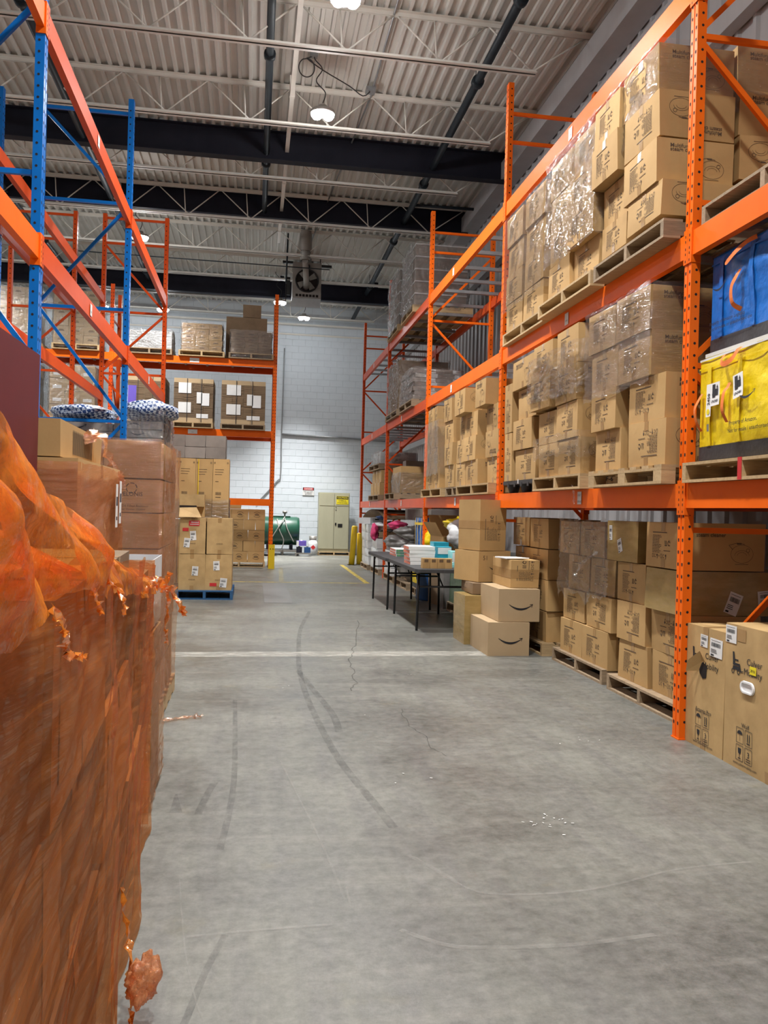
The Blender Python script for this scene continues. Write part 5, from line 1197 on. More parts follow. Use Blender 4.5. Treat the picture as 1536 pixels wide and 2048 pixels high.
carton((2.5, 0.5, 0.22), (3.35, 15.55, 1.235), 0, 'long grey carton lying across the third bay', 'cardboard_grey', prints=(), tape='', seed=1, bulge=0.004)
# upper shelves of the third and fourth bays
pallet(2.62, 3.70, 15.45, 16.57, P1, 'pallet under the tall film-wrapped carton on the third bay shelf', 'wood_old')
carton((0.95, 0.92, 0.52), (3.22, 15.98, T1), 0, 'big brown film-wrapped carton on the third bay lower shelf', 'cardboard', prints=(), tape='', seed=2, bulge=0.005)
wrap(2.76, 3.68, 15.5, 16.46, T1 - 0.10, T1 + 0.40, 'grey stretch film round the big carton of third bay', 'clear_film_far', seed=31, amp=0.02)
carton((0.38, 0.62, 0.82), (3.36, 16.80, P1), 0, 'dark grey film-wrapped carton behind the big wrapped carton', 'cardboard_grey', prints=(), tape='', seed=2, bulge=0.01)
carton((0.5, 0.5, 0.80), (3.48, 15.1, P1), 0, 'dark grey tall carton at the back of the third bay', 'cardboard_grey', prints=(), tape='', seed=3, bulge=0.01)
pallet(2.66, 3.70, 17.75, 19.3, P1, 'pallet of kraft cartons on the fourth bay lower shelf', 'wood_old')
for i in range(2):
    for j in range(3): carton((0.44, 0.5, 0.27), (2.95 + (0.03 if i else 0), 18.0 + j * 0.47, T1 + i * 0.275), rng.uniform(-.02, .02), f'kraft carton on the fourth bay shelf, {NTH[j]} from near, {ORD[i]} row', 'cardboard', prints=(), tape='L', seed=j, group='kraft cartons on the fourth bay shelf')
pallet(2.66, 3.70, 17.75, 19.3, T1 + 0.56, 'upper pallet carrying the silver-wrapped load in the fourth bay', 'wood_old')
carton((1.15, 0.8, 0.26), (3.12, 18.5, T1 + 0.69), 0, 'pale load under silver film in the fourth bay', 'white_matte', prints=(), tape='', seed=1, name='wrapped_load', cat='load', bulge=0.03)
wrap(2.72, 3.52, 17.93, 19.07, T1 + 0.66, T1 + 0.97, 'silvery film round the pale fourth bay load', 'clear_film_far', seed=33, amp=0.03)
pallet(2.64, 3.72, 14.0, 15.3, P2, 'pallet of patterned flat cartons on the third bay upper shelf', 'wood_old')
for i in range(7):
    carton((1.16, 0.9, 0.075), (3.13 + (0.02 if i % 2 else -0.01), 14.65, T2 + i * 0.077), rng.uniform(-.02, .02), f'flat grey carton in the third bay upper stack, {ORD[i]} up', 'cardboard_grey', prints=(('F', lambda W, H: Flat().q(W * .28, 0.003, W * .44, H - .003).q(W * .78, 0.003, W * .95, H - .003), 'band', 'white_matte'),), tape='', seed=i % 4, bulge=0.003, group='flat grey cartons on the upper shelf')
wrap(2.68, 3.60, 14.05, 15.25, T2, T2 + 0.56, 'loose bright film round the flat grey cartons', 'loose_film', seed=35, amp=0.035, sides='LF', rag=0.08)
pallet(2.64, 3.72, 15.5, 16.9, P2, 'far pallet on the third bay upper shelf', 'wood_old')
carton((1.25, 0.95, 0.95), (3.16, 16.2, T2), 0, 'large brown film-wrapped carton on the third bay upper shelf', 'cardboard_dark', prints=(), tape='', seed=3, bulge=0.008)
wrap(2.69, 3.64, 15.55, 16.85, T2 - 0.05, T2 + 0.98, 'cloudy film round the large brown upper carton', 'clear_film_far', seed=36, amp=0.03)
P3 = L3 + 0.157; T3 = P3 + 0.126
for jn, (y0, y1, nm) in enumerate(((14.15, 15.25, 'nearer'), (15.7, 16.85, 'farther'))):
    pallet(2.64, 3.72, y0 - 0.03, y1 + 0.03, P3, f'pallet on the top shelf of the third bay, {nm} one', 'wood')
    for i in range(5):
        carton((y1 - y0, 0.92, 0.19), (3.14, (y0 + y1) / 2, T3 + i * 0.215), 0, f'dark grey layer of the {nm} top shelf stack, {ORD[i]} up', 'cardboard_grey', prints=(), tape='', seed=i % 4, bulge=0.008, name='carton_layer', group='dark layers on the top shelf')
        MB().box(-0.47, 0.47, -(y1 - y0) / 2 - 0.01, (y1 - y0) / 2 + 0.01, 0, 0.022).build('layer_sheet', 'white_matte', None, loc=(3.14, (y0 + y1) / 2, T3 + i * 0.215 + 0.191), label=f'pale separator sheet in the {nm} top shelf stack, {ORD[i]} up', cat='sheet', group='separator sheets on the top shelf')
    wrap(2.66, 3.62, y0, y1, T3 - 0.06, T3 + 1.10, f'cloudy film round the {nm} top shelf stack', 'clear_film_far', seed=37 + jn, amp=0.03)
# ------------------------------------------------------------------ loads on the far rack
def grid_load(x0, x1, y0, d, z0, nx, nz, h, what, mat='cardboard', pr=None, off=True, group=None, tape='F', shrink=1.0):
    w = (x1 - x0) / nx
    for j in range(nz):
        for i in range(nx):
            sh = (0.03 if j % 2 and off else 0) * w
            carton((d, w * 0.985, h * 0.985), (x0 + w * (i + 0.5) + sh, y0 + d / 2 + rng.uniform(0, 0.02), z0 + j * h), rng.uniform(-0.01, 0.01), f'{what}, {NTH[i]} from left, {ORD[j]} row', mat, 'carton', group, prints=(pr,) if pr else (), tape=tape, seed=(i * 3 + j) % 4, bulge=0.003, skew=0.004)
RND = ('F', art_round, 'round', 'ink_soft'); LNS = ('F', lambda W, H: Flat().q(W * .3, H * .42, W * .7, H * .5).q(W * .35, H * .55, W * .65, H * .62), 'lns', 'ink_soft')
F3, F2 = 4.655 + 0.157, 3.022 + 0.157
pallet(-1.78, -0.75, 19.2, 20.3, F3, 'pale pallet on the far rack top shelf under stacked cartons', rot=True)
grid_load(-1.72, -0.82, 19.25, 0.5, F3 + 0.126, 3, 5, 0.126, 'kraft carton on the far rack top shelf', pr=LNS, tape='', group='kraft cartons on the far top shelf')
wrap(-1.72, -0.82, 19.24, 20.2, F3 + 0.12, F3 + 0.78, 'shiny film round the kraft cartons on the far top shelf', 'clear_film_far', seed=41, amp=0.015, sides='LFR')
pallet(-0.66, 0.36, 19.2, 20.3, F3, 'pallet on the far rack top shelf beside the end upright', 'wood_old', rot=True)
grid_load(-0.62, 0.30, 19.25, 0.5, F3 + 0.126, 3, 4, 0.126, 'darker carton on the far rack top shelf by the upright', mat='cardboard_dark', pr=LNS, tape='', group='darker cartons on the far top shelf')
wrap(-0.62, 0.30, 19.24, 20.2, F3 + 0.02, F3 + 0.66, 'shiny film round the darker cartons by the far upright', 'clear_film_far', seed=42, amp=0.02, sides='LFR')
carton((0.42, 0.95, 0.95), (-0.28, 20.02, F3 + 0.126), 0, 'large dark brown wrapped carton behind the far top shelf cartons', 'cardboard_dark', prints=(), tape='', seed=1, bulge=0.01)
carton((0.35, 0.42, 0.30), (-0.16, 20.02, F3 + 1.09), 0, 'small dark carton on top of the large dark one', 'cardboard_dark', prints=(), tape='', seed=2)
carton((0.5, 0.95, 0.42), (-2.42, 19.6, F3 + 0.126), 0, 'white printed carton load on the far top shelf left', 'white_matte', prints=(('F', art_lines, 'lines', 'ink_soft'),), tape='', seed=3, name='wrapped_load', cat='load', bulge=0.01)
wrap(-2.92, -1.94, 19.32, 19.9, F3 + 0.02, F3 + 0.58, 'bright silvery film round the white load on far shelf', 'clear_film_far', seed=43, amp=0.03, sides='LFR')
pallet(-2.92, -1.92, 19.2, 20.3, F3, 'pallet under the white load on the far top shelf', 'wood_old', rot=True)
for q, xx in enumerate((-4.5, -5.75)):
    pallet(xx - 0.02, xx + 1.0, 19.2, 20.3, F3, f'pallet far left on the far top shelf, {NTH[q]} from the upright', 'wood', rot=True)
    grid_load(xx, xx + 0.96, 19.25, 0.5, F3 + 0.126, 3, 6, 0.20, f'carton far left on top shelf, pallet {NTH[q]} from upright', mat='cardboard_pale', pr=LNS, tape='', group='cartons far left on the top shelf')
    wrap(xx, xx + 0.96, 19.24, 20.2, F3 + 0.05, F3 + 1.34, f'clear film round the far left load, {NTH[q]} from upright', 'clear_film_far', seed=44 + q, amp=0.02, sides='LFR')
# bundles of flattened cardboard on the middle shelf
def bundle(x0, x1, z0, z1, label, patches, pmat='paper'):
    b = empty('cardboard_bundle', ((x0 + x1) / 2, 19.25, z0), 0, label=label, cat='bundle', group='strapped bundles of flattened cardboard'); w, h, d = x1 - x0, z1 - z0, 0.95; a = w / 2
    MB().box(-a, a, 0, d, 0.10, h - 0.10).build('sheets', 'sheet_edges', b)
    r = random.Random(int(x0 * 100)); m = MB(); n = 34
    for i in range(n):
        z = 0.10 + (h - 0.2) * i / n
        for k in range(4):
            m.box(-a + w * k / 4 + 0.004, -a + w * (k + 1) / 4 - 0.004, -0.006 - r.uniform(0, 0.012), 0.0, z + 0.002, z + (h - 0.2) / n - 0.006)
    m.build('sheet_ends', 'cardboard_dark', b, kind='stuff')
    for zz in (0.0, h - 0.10):
        for k in range(3): MB().box(-a + w * k / 3 + 0.003, -a + w * (k + 1) / 3 - 0.003, -0.012, d, zz, zz + 0.10).build('cover_board', 'cardboard_pale', b)
    for (u0, u1, v0, v1, mt) in patches: MB().box(-a + w * u0, -a + w * u1, -0.022, -0.018, 0.1 + (h - 0.2) * v0, 0.1 + (h - 0.2) * v1).build('paper_sheet', mt, b)
    for u in (0.34, 0.70): MB().box(-a + w * u - 0.006, -a + w * u + 0.006, -0.026, -0.024, 0, h).build('strap', 'black_plastic', b)
    return b
PS = [(0.12, 0.44, 0.70, 1.0, 'paper'), (0.12, 0.44, 0.14, 0.44, 'paper'), (0.58, 0.72, 0.42, 0.74, 'paper'), (0.70, 0.90, 0.36, 0.72, 'white_plastic'), (0.58, 0.88, 0.0, 0.12, 'paper')]
PS2 = [(0.02, 0.10, 0.3, 0.85, 'paper'), (0.10, 0.30, 0.28, 0.85, 'purple_plastic'), (0.55, 0.75, 0.0, 0.22, 'paper'), (0.70, 0.95, 0.05, 0.45, 'white_plastic')]
for x0, x1, lb, ps, st in ((-0.80, 0.20, 'strapped bundle of flattened cardboard next to the far upright', PS, 'wood_old'), (-1.86, -0.98, 'strapped bundle of flattened cardboard second from the far upright', PS, 'wood'), (-2.95, -2.05, 'strapped cardboard bundle with a purple patch on the middle shelf', PS2, 'wood')):
    bundle(x0, x1, F2 + 0.126, F2 + 1.12, lb, ps); pallet(x0 - 0.01, x1 + 0.01, 19.2, 20.3, F2, 'pallet under the ' + lb, st, rot=True)
for q, xx in enumerate((-4.55, -5.75)):
    pallet(xx - 0.02, xx + 1.0, 19.2, 20.3, F2, f'pallet far left on the middle shelf, {NTH[q]} from upright', 'wood', rot=True)
    grid_load(xx, xx + 0.96, 19.25, 0.5, F2 + 0.126, 3, 4, 0.29, f'labelled carton on the middle shelf far left, pallet {NTH[q]}', mat='cardboard_pale', pr=('F', lambda W, H: Flat().q(W * .2, H * .2, W * .8, H * .45), 'wl', 'paper'), tape='', group='labelled cartons far left')
    wrap(xx, xx + 0.96, 19.24, 20.2, F2 + 0.05, F2 + 1.32, f'clear film round the labelled cartons far left, pallet {NTH[q]}', 'clear_film_far', seed=47 + q, amp=0.02, sides='LFR')
# floor under the far rack
pallet(-0.92, 0.29, 19.55, 20.6, 0, 'pale pallet of brown cartons on the floor under far rack', rot=True)
for j in range(5):
    off = 0.0 if j % 2 == 0 else 0.105
    ws = [0.39, 0.39, 0.39] if j % 2 == 0 else [0.28, 0.39, 0.28, 0.22]
    x = -0.90
    for i, w in enumerate(ws):
        carton((0.5, w - 0.006, 0.243), (x + w / 2, 19.86, FZ + j * 0.247), rng.uniform(-.015, .015), f'brown carton with round logo under the far rack, {NTH[i]} from left, {ORD[j]} row', 'cardboard', 'carton', 'brown cartons with round logo', prints=(RND,) if w > 0.3 else (), tape='', seed=(i + j) % 4, bulge=0.003)
        x += w
carton((0.5, 0.6, 0.18), (-0.6, 19.9, FZ + 5 * 0.247), 0, 'flat brown carton on top of the round-logo stack', 'cardboard', prints=(), tape='', seed=2)
# tall narrow cartons standing behind the blue pallet
pallet(-1.55, -0.42, 13.95, 15.1, 0, 'pallet under the tall narrow cartons', 'wood_old', rot=True)
for i in range(4):
    x = -1.37 + i * 0.272
    carton((0.5, 0.268, 1.0), (x, 14.25, 1.19), rng.uniform(-.01, .01), f'tall narrow carton in the upper row, {NTH[i]} from left', 'cardboard_dark' if False else 'cardboard', 'carton', 'tall narrow cartons', prints=(('F', art_lines, 'lines', 'ink_soft'),), tape='', seed=i % 3, bulge=0.004)
    carton((0.5, 0.268, 1.05), (x, 14.25, FZ), 0, f'tall narrow carton in the lower row, {NTH[i]} from left', 'cardboard', 'carton', 'tall narrow cartons', prints=(), tape='', seed=i % 3, bulge=0.004)
MB().box(-0.006, 0.006, -0.004, 0, -1.0, 0).build('strap', 'yellow_paint', None, loc=(-0.92, 13.985, 2.18), label='thin yellow strap down the tall narrow cartons', cat='strap')
wrap(-1.5, -0.43, 14.0, 14.5, 0.9, 1.52, 'grey film round the foot of the tall narrow cartons', 'clear_film_far', seed=51, amp=0.015, sides='LFR')
for i in range(3):
    for j in range(2):
        carton((0.5, 0.33, 0.19), (-1.32 + i * 0.335, 14.25, 2.195 + j * 0.192), 0, f'dark flat carton on the tall cartons, {NTH[i]} from left, {ORD[j]} row', 'cardboard_grey', 'carton', 'dark flat cartons on the tall ones', prints=(), tape='', seed=i, bulge=0.004)
# four cartons on the blue pallet
pallet(-1.12, -0.28, 12.62, 13.72, 0, 'blue-painted pallet with four brown cartons in the left aisle edge', 'wood_blue', rot=True, h=0.135)
WORD = ('F', art_word('XINDER', 0.02, 0.27), 'word', 'ink_soft')
lab4 = {(0, 0): (('F', 0.19, 0.22, 0.09, 0.14, -0.06),), (1, 0): (('F', 0.12, 0.30, 0.09, 0.14, 0.05), ('F', 0.21, 0.05, 0.10, 0.14, -0.1)), (0, 1): (('F', 0.16, 0.20, 0.09, 0.14, 0.08), ('F', 0.06, 0.10, 0.09, 0.14, -0.08)), (1, 1): ()}
names4 = {(0, 0): 'brown carton with one label, lower left on the blue pallet', (1, 0): 'brown carton with two labels and red tag, lower right on blue pallet', (0, 1): 'brown carton with red fragile sticker, upper left on the blue pallet', (1, 1): 'dented brown carton without labels, upper right on the blue pallet'}
for (i, j), lb in names4.items():
    o = carton((0.75, 0.385, 0.54), (-1.09 + 0.195 + i * 0.392, 12.70 + 0.375, 0.137 + j * 0.545), rng.uniform(-.01, .01), lb, 'cardboard_old', prints=(WORD,), tape='F', seed=i + 2 * j, bulge=0.008, labels=lab4[i, j])
    key = (0.75, 0.385, 0.54, i + 2 * j, 0.008, 0.006)
    if (i, j) == (0, 1): s = instance(decal(key, 'frag', 'F', grid_rect(0.13, 0.42, 0.29, 0.50, 2), 0.0035), 'sticker', 'red_print', o); instance(decal(key, 'fragt', 'F', Flat().text('FRAGILE', 0.22, 0.465, 0.022, 'CENTER', 0.02).q(0.15, 0.44, 0.28, 0.448), 0.005), 'lettering', 'paper', s); instance(decal(key, 'redt', 'F', grid_rect(0.04, 0.34, 0.13, 0.39, 2), 0.0035), 'tag', 'red_print', o)
    if (i, j) == (1, 0): instance(decal(key, 'redt2', 'F', grid_rect(0.07, 0.06, 0.17, 0.11, 2), 0.0035), 'tag', 'red_print', o)
ob2 = empty('open_carton', (-0.92, 13.0, 1.232), 0.03, label='brown carton lying on its side, flap hanging open, on blue pallet', cat='carton')
MB().box(-0.19, 0.17, -0.25, 0.3, 0.16, 0.345).box(-0.19, 0.17, -0.1, 0.3, 0, 0.16).build('body', 'cardboard_old', ob2)
MB().box(-0.19, 0.06, -0.252, -0.25, 0.14, 0.175).build('opening', 'slot_dark', ob2)
m = MB(); m.poly([(-0.19, -0.25, 0.14), (0.06, -0.27, 0.15), (0.14, -0.36, 0.0), (-0.19, -0.36, 0.0)]); m.build('flap', 'cardboard_old', ob2)

# ------------------------------------------------------------------ far wall: cabinet, tank, cylinder, signs
pallet(1.97, 2.95, 25.2, 25.85, 0, 'low worn pallet under the metal cabinet', 'wood', rot=True, h=0.10)
cb = empty('storage_cabinet', (2.44, 25.5, 0.10), 0, label='tall olive-grey metal storage cabinet with yellow caution sign', cat='cabinet')
MB().box(-0.47, 0.47, -0.23, 0.23, 0, 1.82).build('body', 'cabinet_beige', cb)
for s in (-1, 1):
    x0, x1 = (-0.45, -0.006) if s < 0 else (0.006, 0.45)
    d = MB().box(x0, x1, -0.252, -0.23, 0.10, 1.40).build('door', 'cabinet_beige', cb)
    MB().box(x0, x1, -0.250, -0.23, 1.42, 1.79).build('upper_panel', 'cabinet_beige', cb)
    if s > 0:
        MB().box(0.03, 0.075, -0.262, -0.252, 0.82, 0.90).build('latch', 'black_metal', d); MB().box(0.12, 0.26, -0.257, -0.252, 0.76, 0.87).build('plate', 'black_metal', d)
        for z in (1.28, 1.36): MB().box(0.04, 0.07, -0.26, -0.252, z, z + 0.02).build('rivet', 'black_metal', d)
sg = MB().box(0.06, 0.43, -0.256, -0.251, 1.47, 1.72).build('caution_sign', 'yellow_sign', cb)
MB().box(0.065, 0.425, -0.2575, -0.256, 1.625, 1.71).build('header', 'ink_black', sg)
flat_on(Flat().text('CAUTION', 0.245, 1.645, 0.05, 'CENTER', 0.02), 'header_lettering', 'yellow_sign', sg, lambda x, y: (x, -0.259, y))
flat_on(Flat().text('CHEMICAL', 0.245, 1.56, 0.036, 'CENTER', 0.015).text('STORAGE AREA', 0.245, 1.50, 0.032, 'CENTER', 0.015), 'lettering', 'ink_black', sg, lambda x, y: (x, -0.2575, y))
ds = empty('danger_sign', (1.68, 25.985, 1.83), 0, label='white and red danger sign on the block wall', cat='sign')
MB().box(-0.18, 0.18, -0.008, 0, 0, 0.25).build('board', 'paper', ds); MB().box(-0.175, 0.175, -0.010, -0.008, 0.155, 0.245).build('header', 'ink_black', ds); MB().box(-0.15, 0.15, -0.0115, -0.010, 0.165, 0.235).build('oval', 'red_print', ds)
flat_on(Flat().text('DANGER', 0, 0.178, 0.045, 'CENTER', 0.02), 'header_lettering', 'paper', ds, lambda x, y: (x, -0.013, y))
flat_on(Flat().text('KEEP OUT AREA', 0, 0.105, 0.03, 'CENTER', 0.01).text('FLAMMABLE', 0, 0.06, 0.03, 'CENTER', 0.01).text('MATERIALS', 0, 0.015, 0.03, 'CENTER', 0.01), 'lettering', 'ink_black', ds, lambda x, y: (x, -0.0095, y))
tk = empty('storage_tank', (0.85, 25.2, 0.0), 0, label='dark green horizontal tank with hoses on a low skid', cat='tank')
MB().lathe([(0.0, -0.75), (0.30, -0.73), (0.42, -0.68), (0.43, -0.3), (0.435, -0.28), (0.43, 0.0), (0.43, 0.44), (0.40, 0.52), (0.0, 0.53)], (0, 0, 0.72), 28, 'X').build('vessel', 'green_tank', tk)
MB().box(-0.8, 0.55, -0.45, 0.45, 0.10, 0.16).build('skid', 'steel_dull', tk)
for x in (-0.6, 0.0, 0.45): MB().box(x, x + 0.06, -0.4, 0.4, 0.0, 0.10).build('skid_foot', 'steel_dull', tk)
for x in (-0.45, 0.25): MB().box(x, x + 0.08, -0.35, 0.35, 0.16, 0.34).build('saddle', 'navy_steel', tk)
MB().lathe([(0.02, 1.12), (0.025, 1.2), (0.07, 1.22), (0.07, 1.28), (0.0, 1.29)], (0.08, -0.1, 0.04), 14).build('filler_cap', 'steel_dull', tk)
MB().box(-0.3, 0.25, -0.15, 0.15, 1.13, 1.17).build('saddle_plate', 'green_tank', tk)
for pts in ([(-0.15, -0.3, 1.08), (-0.08, -0.47, 0.75), (0.05, -0.5, 0.45), (0.0, -0.5, 0.2)], [(0.08, -0.3, 1.15), (-0.1, -0.48, 0.85), (-0.3, -0.5, 0.5), (-0.36, -0.5, 0.2)], [(0.08, -0.3, 1.1), (0.15, -0.46, 0.8), (0.35, -0.5, 0.4)]):
    MB().tube(smooth_path(pts), 0.016, 8).build('hose', 'steel_dull', tk)
lump('hose_coil', (0.45, 24.42, 0.0), (0.25, 0.2, 0.05), 'black_plastic', 'black hose coil on the skid in front of the tank', 'hose', 21, 0.4)
for i, (x, z, w, hh, mt, lb) in enumerate(((1.36, 0.10, 0.16, 0.20, 'navy_steel', 'dark blue jug on the skid beside the tank'), (1.42, 0.305, 0.28, 0.18, 'purple_plastic', 'purple and white container beside the tank'), (1.60, 0.10, 0.18, 0.20, 'blue_drum', 'dark teal container on the board beside the cylinder'))):
    j = empty('container', (x, 24.55, z), 0, label=lb, cat='container')
    MB().box(-w / 2, w / 2, -0.1, 0.1, 0, hh * 0.82).build('body', mt, j); MB().lathe([(0.03, hh * 0.82), (0.03, hh * 0.95), (0.0, hh * 0.96)], (0, 0, 0), 10).build('cap', 'paper' if i == 1 else 'black_plastic', j)
    if i == 1: MB().box(-w / 2 - 0.002, -w / 2 + 0.06, -0.103, 0.10, 0, hh * 0.8).build('label', 'paper', j)
MB().box(1.24, 1.72, 24.42, 24.70, 0.06, 0.10).build('shelf_board', 'steel_dull', None, label='low grey board under the jugs beside the tank', cat='board')
MB().box(1.24, 1.28, 24.42, 24.70, 0.0, 0.06).build('board_foot', 'steel_dull', bpy.data.objects['shelf_board'])
cy = empty('gas_cylinder', (1.80, 25.1, 0), 0, label='rusty white gas cylinder with red diamond label', cat='cylinder')
MB().lathe([(0.0, 0.02), (0.12, 0.02), (0.145, 0.08), (0.15, 0.16), (0.15, 0.34), (0.12, 0.43), (0.05, 0.46), (0.0, 0.46)], n=22).build('body', 'white_matte', cy)
MB().lathe([(0.11, 0.46), (0.12, 0.58), (0.115, 0.58), (0.105, 0.46)], n=16).build('collar', 'steel_dull', cy); MB().lathe([(0.025, 0.45), (0.025, 0.55), (0, 0.555)], n=8).build('valve', 'steel_dull', cy)
MB().poly([(0, -0.153, 0.17), (0.075, -0.14, 0.245), (0, -0.153, 0.32), (-0.075, -0.14, 0.245)]).build('diamond_label', 'red_print', cy)
MB().tube(smooth_path([(0.82, 25.96, 6.4), (0.80, 25.96, 3.72), (0.80, 25.96, 2.45), (0.70, 25.96, 2.25), (0.1, 25.96, 1.55)]), 0.018, 8).build('wall_conduit', 'galvanised', None, label='thin grey conduit bending down the block wall', cat='conduit')
MB().tube([(0.8, 25.955, 3.72), (4.4, 25.955, 3.62)], 0.03, 8).build('wall_pipe', 'galvanised', None, label='grey horizontal pipe along the block wall', cat='pipe')
for x, y, hh, lb, rx in ((2.50, 20.95, 0.98, 'yellow steel bollard leaning slightly at the right aisle edge', 0.06), (2.72, 21.1, 0.80, 'second yellow post right behind the bollard', 0.0)):
    bo = empty('bollard', (x, y, 0), 0, label=lb, cat='bollard', group='yellow floor guards'); bo.rotation_euler = (0, rx, 0)
    MB().lathe([(0.0, 0.0), (0.075, 0.0), (0.075, hh), (0.06, hh + 0.02), (0, hh + 0.025)], n=20).build('post', 'yellow_paint', bo)
    MB().box(-0.1, 0.1, -0.1, 0.1, 0, 0.012).build('base_plate', 'black_metal', bo)
film('orange_wad', (0.99, 0.62, 0.40, 1), (1, 0.92, 0.85, 1), (0.98, 0.45, 0.20, 1), 0.6, 0.10, (30, 30, 30), 1.2, 0.06, 0.01, (0, 0, 0), 0.6)
# ------------------------------------------------------------------ left foreground: long load under orange film
LA = 0.06
def lx(Y): return -0.2268 - LA * Y
def left_carton(y0, y1, depth, z, h, label, off=0.0, mat='cardboard', **kw):
    yc = (y0 + y1) / 2; xf = lx(yc) - off
    return carton((y1 - y0, depth, h), (xf - depth / 2, yc, z), LA, label, mat, 'carton', 'cartons under the orange film', prints=kw.pop('prints', (('R', lambda W, H: Flat().q(W * 0.08, H * 0.15, W * 0.30, H * 0.85), 'stripe', 'cardboard_pale'),)), tape='R', seed=kw.pop('seed', 1), **kw)
pallet(-1.42, -0.34, 0.55, 2.05, 0, 'pallet under the near half of the orange-wrapped load', 'wood_old', rot=True); bpy.data.objects[[o.name for o in bpy.data.objects if o.name.startswith('pallet')][-1]]
pallet(-1.50, -0.44, 2.15, 3.62, 0, 'pallet under the far half of the orange-wrapped load', 'wood_old', rot=True)
cols = [(0.52, 1.32), (1.34, 2.10), (2.12, 2.88), (2.90, 3.64)]
cn = ['nearest', 'second', 'third', 'farthest']
for i, (a, b) in enumerate(cols):
    for j in range(3):
        hh_ = 0.375 if i < 3 else 0.335
        left_carton(a, b, 0.50, FZ + j * hh_, hh_ - 0.005, f'carton under orange film, aisle side, {cn[i]} column, {ORD[j]} row', off=0.0 if (i + j) % 2 else 0.012, mat='cardboard_dark' if (i + j) % 3 else 'cardboard', seed=(i + j) % 4)
    if i > 1:
        for j in range(3): left_carton(a, b, 0.50, FZ + j * (0.375 if i < 3 else 0.335), 0.37 if i < 3 else 0.33, f'carton under orange film, rear side, {cn[i]} column, {ORD[j]} row', off=0.565, seed=(i + j) % 4)
def film_face():
    m = MB(); o = 3.7
    def fn(u, v):
        Y = 0.45 + 3.25 * u; top = 1.33 - 0.19 * u ** 1.5 + 0.02 * noise.noise((u * 14, 5, 0)); z = 0.01 + (top - 0.01) * v
        q = Vector((Y * 2.2, z * 2.6, o)); b = 0.035 * noise.noise(q) + 0.012 * noise.noise(Vector((Y * 5 - z * 6, z * 1.2 + Y, o)) * 1.6) + 0.006 * noise.noise(Vector((Y * 4 - z * 14, 0.4 * Y, o)) * 2.4)
        x = lx(Y) + 0.030 + b + 0.05 * max(0, 0.3 - z) * (1 if u < 0.75 else 0.3)
        return Vector((x + 0.4, Y - 2.0, z))
    m.grid(fn, 110, 60)
    def fb(u, v):
        z = 0.01 + 1.15 * v; X = lx(3.7) + 0.03 - 1.08 * u; q = Vector((X * 4, z * 7, 9))
        return Vector((X + 0.4, 3.70 + 0.02 * noise.noise(q) - 2.0, z))
    m.grid(fb, 24, 24)
    return m.build('stretch_film', 'orange_film', None, loc=(-0.4, 2.0, 0), label='tight orange stretch film with diagonal creases round the near left load', cat='film', group='orange stretch film')
film_face()
# the torn sheet hanging over the top of the load
TOPE = [(0.50, 1.60), (0.75, 1.535), (0.95, 1.504), (1.06, 1.479), (1.30, 1.434), (1.69, 1.368), (2.25, 1.273), (2.9, 1.19), (3.62, 1.115)]
BOTE = [(0.50, 1.24), (0.77, 1.255), (0.90, 1.262), (1.0, 1.275), (1.06, 1.255), (1.12, 1.262), (1.18, 1.275), (1.33, 1.272), (1.42, 1.238), (1.47, 1.262), (1.60, 1.246), (1.70, 1.21), (1.76, 1.24), (2.0, 1.19), (2.15, 1.165), (2.4, 1.15), (2.63, 1.118), (3.0, 1.07), (3.4, 1.05), (3.62, 1.03)]
def interp(T, y):
    for i in range(len(T) - 1):
        if T[i][0] <= y <= T[i + 1][0]:
            t = (y - T[i][0]) / (T[i + 1][0] - T[i][0]); return T[i][1] + (T[i + 1][1] - T[i][1]) * t
    return T[-1][1] if y > T[-1][0] else T[0][1]
def sheet():
    m = MB()
    def fn(u, v):
        Y = 0.50 + 3.12 * u ** 1.35; zt, zb = interp(TOPE, Y), interp(BOTE, Y) + 0.012 * noise.noise((u * 60, 1, 1)); z = zb + (zt - zb) * v
        q = Vector((Y * 3.0, z * 4.0, 2.2)); fold = 0.030 * noise.noise(Vector((Y * 5 + z * 7, z * 1.5, 1))) + 0.020 * noise.noise(q * 2.6) + 0.008 * noise.noise(q * 7)
        return Vector((lx(Y) + 0.045 + fold - 0.10 * max(0, v - 0.55) - 0.02 * v + 0.3, Y - 1.5, z - 1.1))
    m.grid(fn, 120, 40)
    o = m.build('torn_film', 'orange_sheet', None, loc=(-0.3, 1.5, 1.1), label='torn sheet of bright orange film hanging over the near left load', cat='film', group='orange stretch film')
    m2 = MB()          # a second, inner fold behind it
    def f2(u, v):
        Y = 0.55 + 2.6 * u ** 1.3; zt, zb = interp(TOPE, Y) - 0.02, interp(BOTE, Y) + 0.03; z = zb + (zt - zb) * v
        return Vector((lx(Y) - 0.03 + 0.045 * noise.noise(Vector((Y * 4 + z * 5, z * 3, 7))) - 0.14 * v + 0.3, Y - 1.5, z - 1.1))
    m2.grid(f2, 60, 20); m2.build('inner_fold', 'orange_sheet', o)
    return o
sheet()
def tatter(pts, w, label, seed, mat='orange_sheet'): return ribbon('film_tatter', pts, w, mat, label, 'film', seed, 6, 'orange stretch film')
tatter([(-0.245, 1.08, 1.27), (-0.240, 1.12, 1.235), (-0.238, 1.15, 1.205), (-0.232, 1.17, 1.19), (-0.225, 1.20, 1.187)], 0.035, 'long thin orange strand hanging lowest at the left', 3)
tatter([(-0.255, 1.40, 1.26), (-0.25, 1.42, 1.235), (-0.245, 1.43, 1.215)], 0.03, 'short orange strand second from the left', 4)
tatter([(-0.275, 1.66, 1.25), (-0.262, 1.72, 1.225), (-0.255, 1.73, 1.20), (-0.25, 1.72, 1.178)], 0.035, 'curled orange strand in the middle of the torn edge', 5)
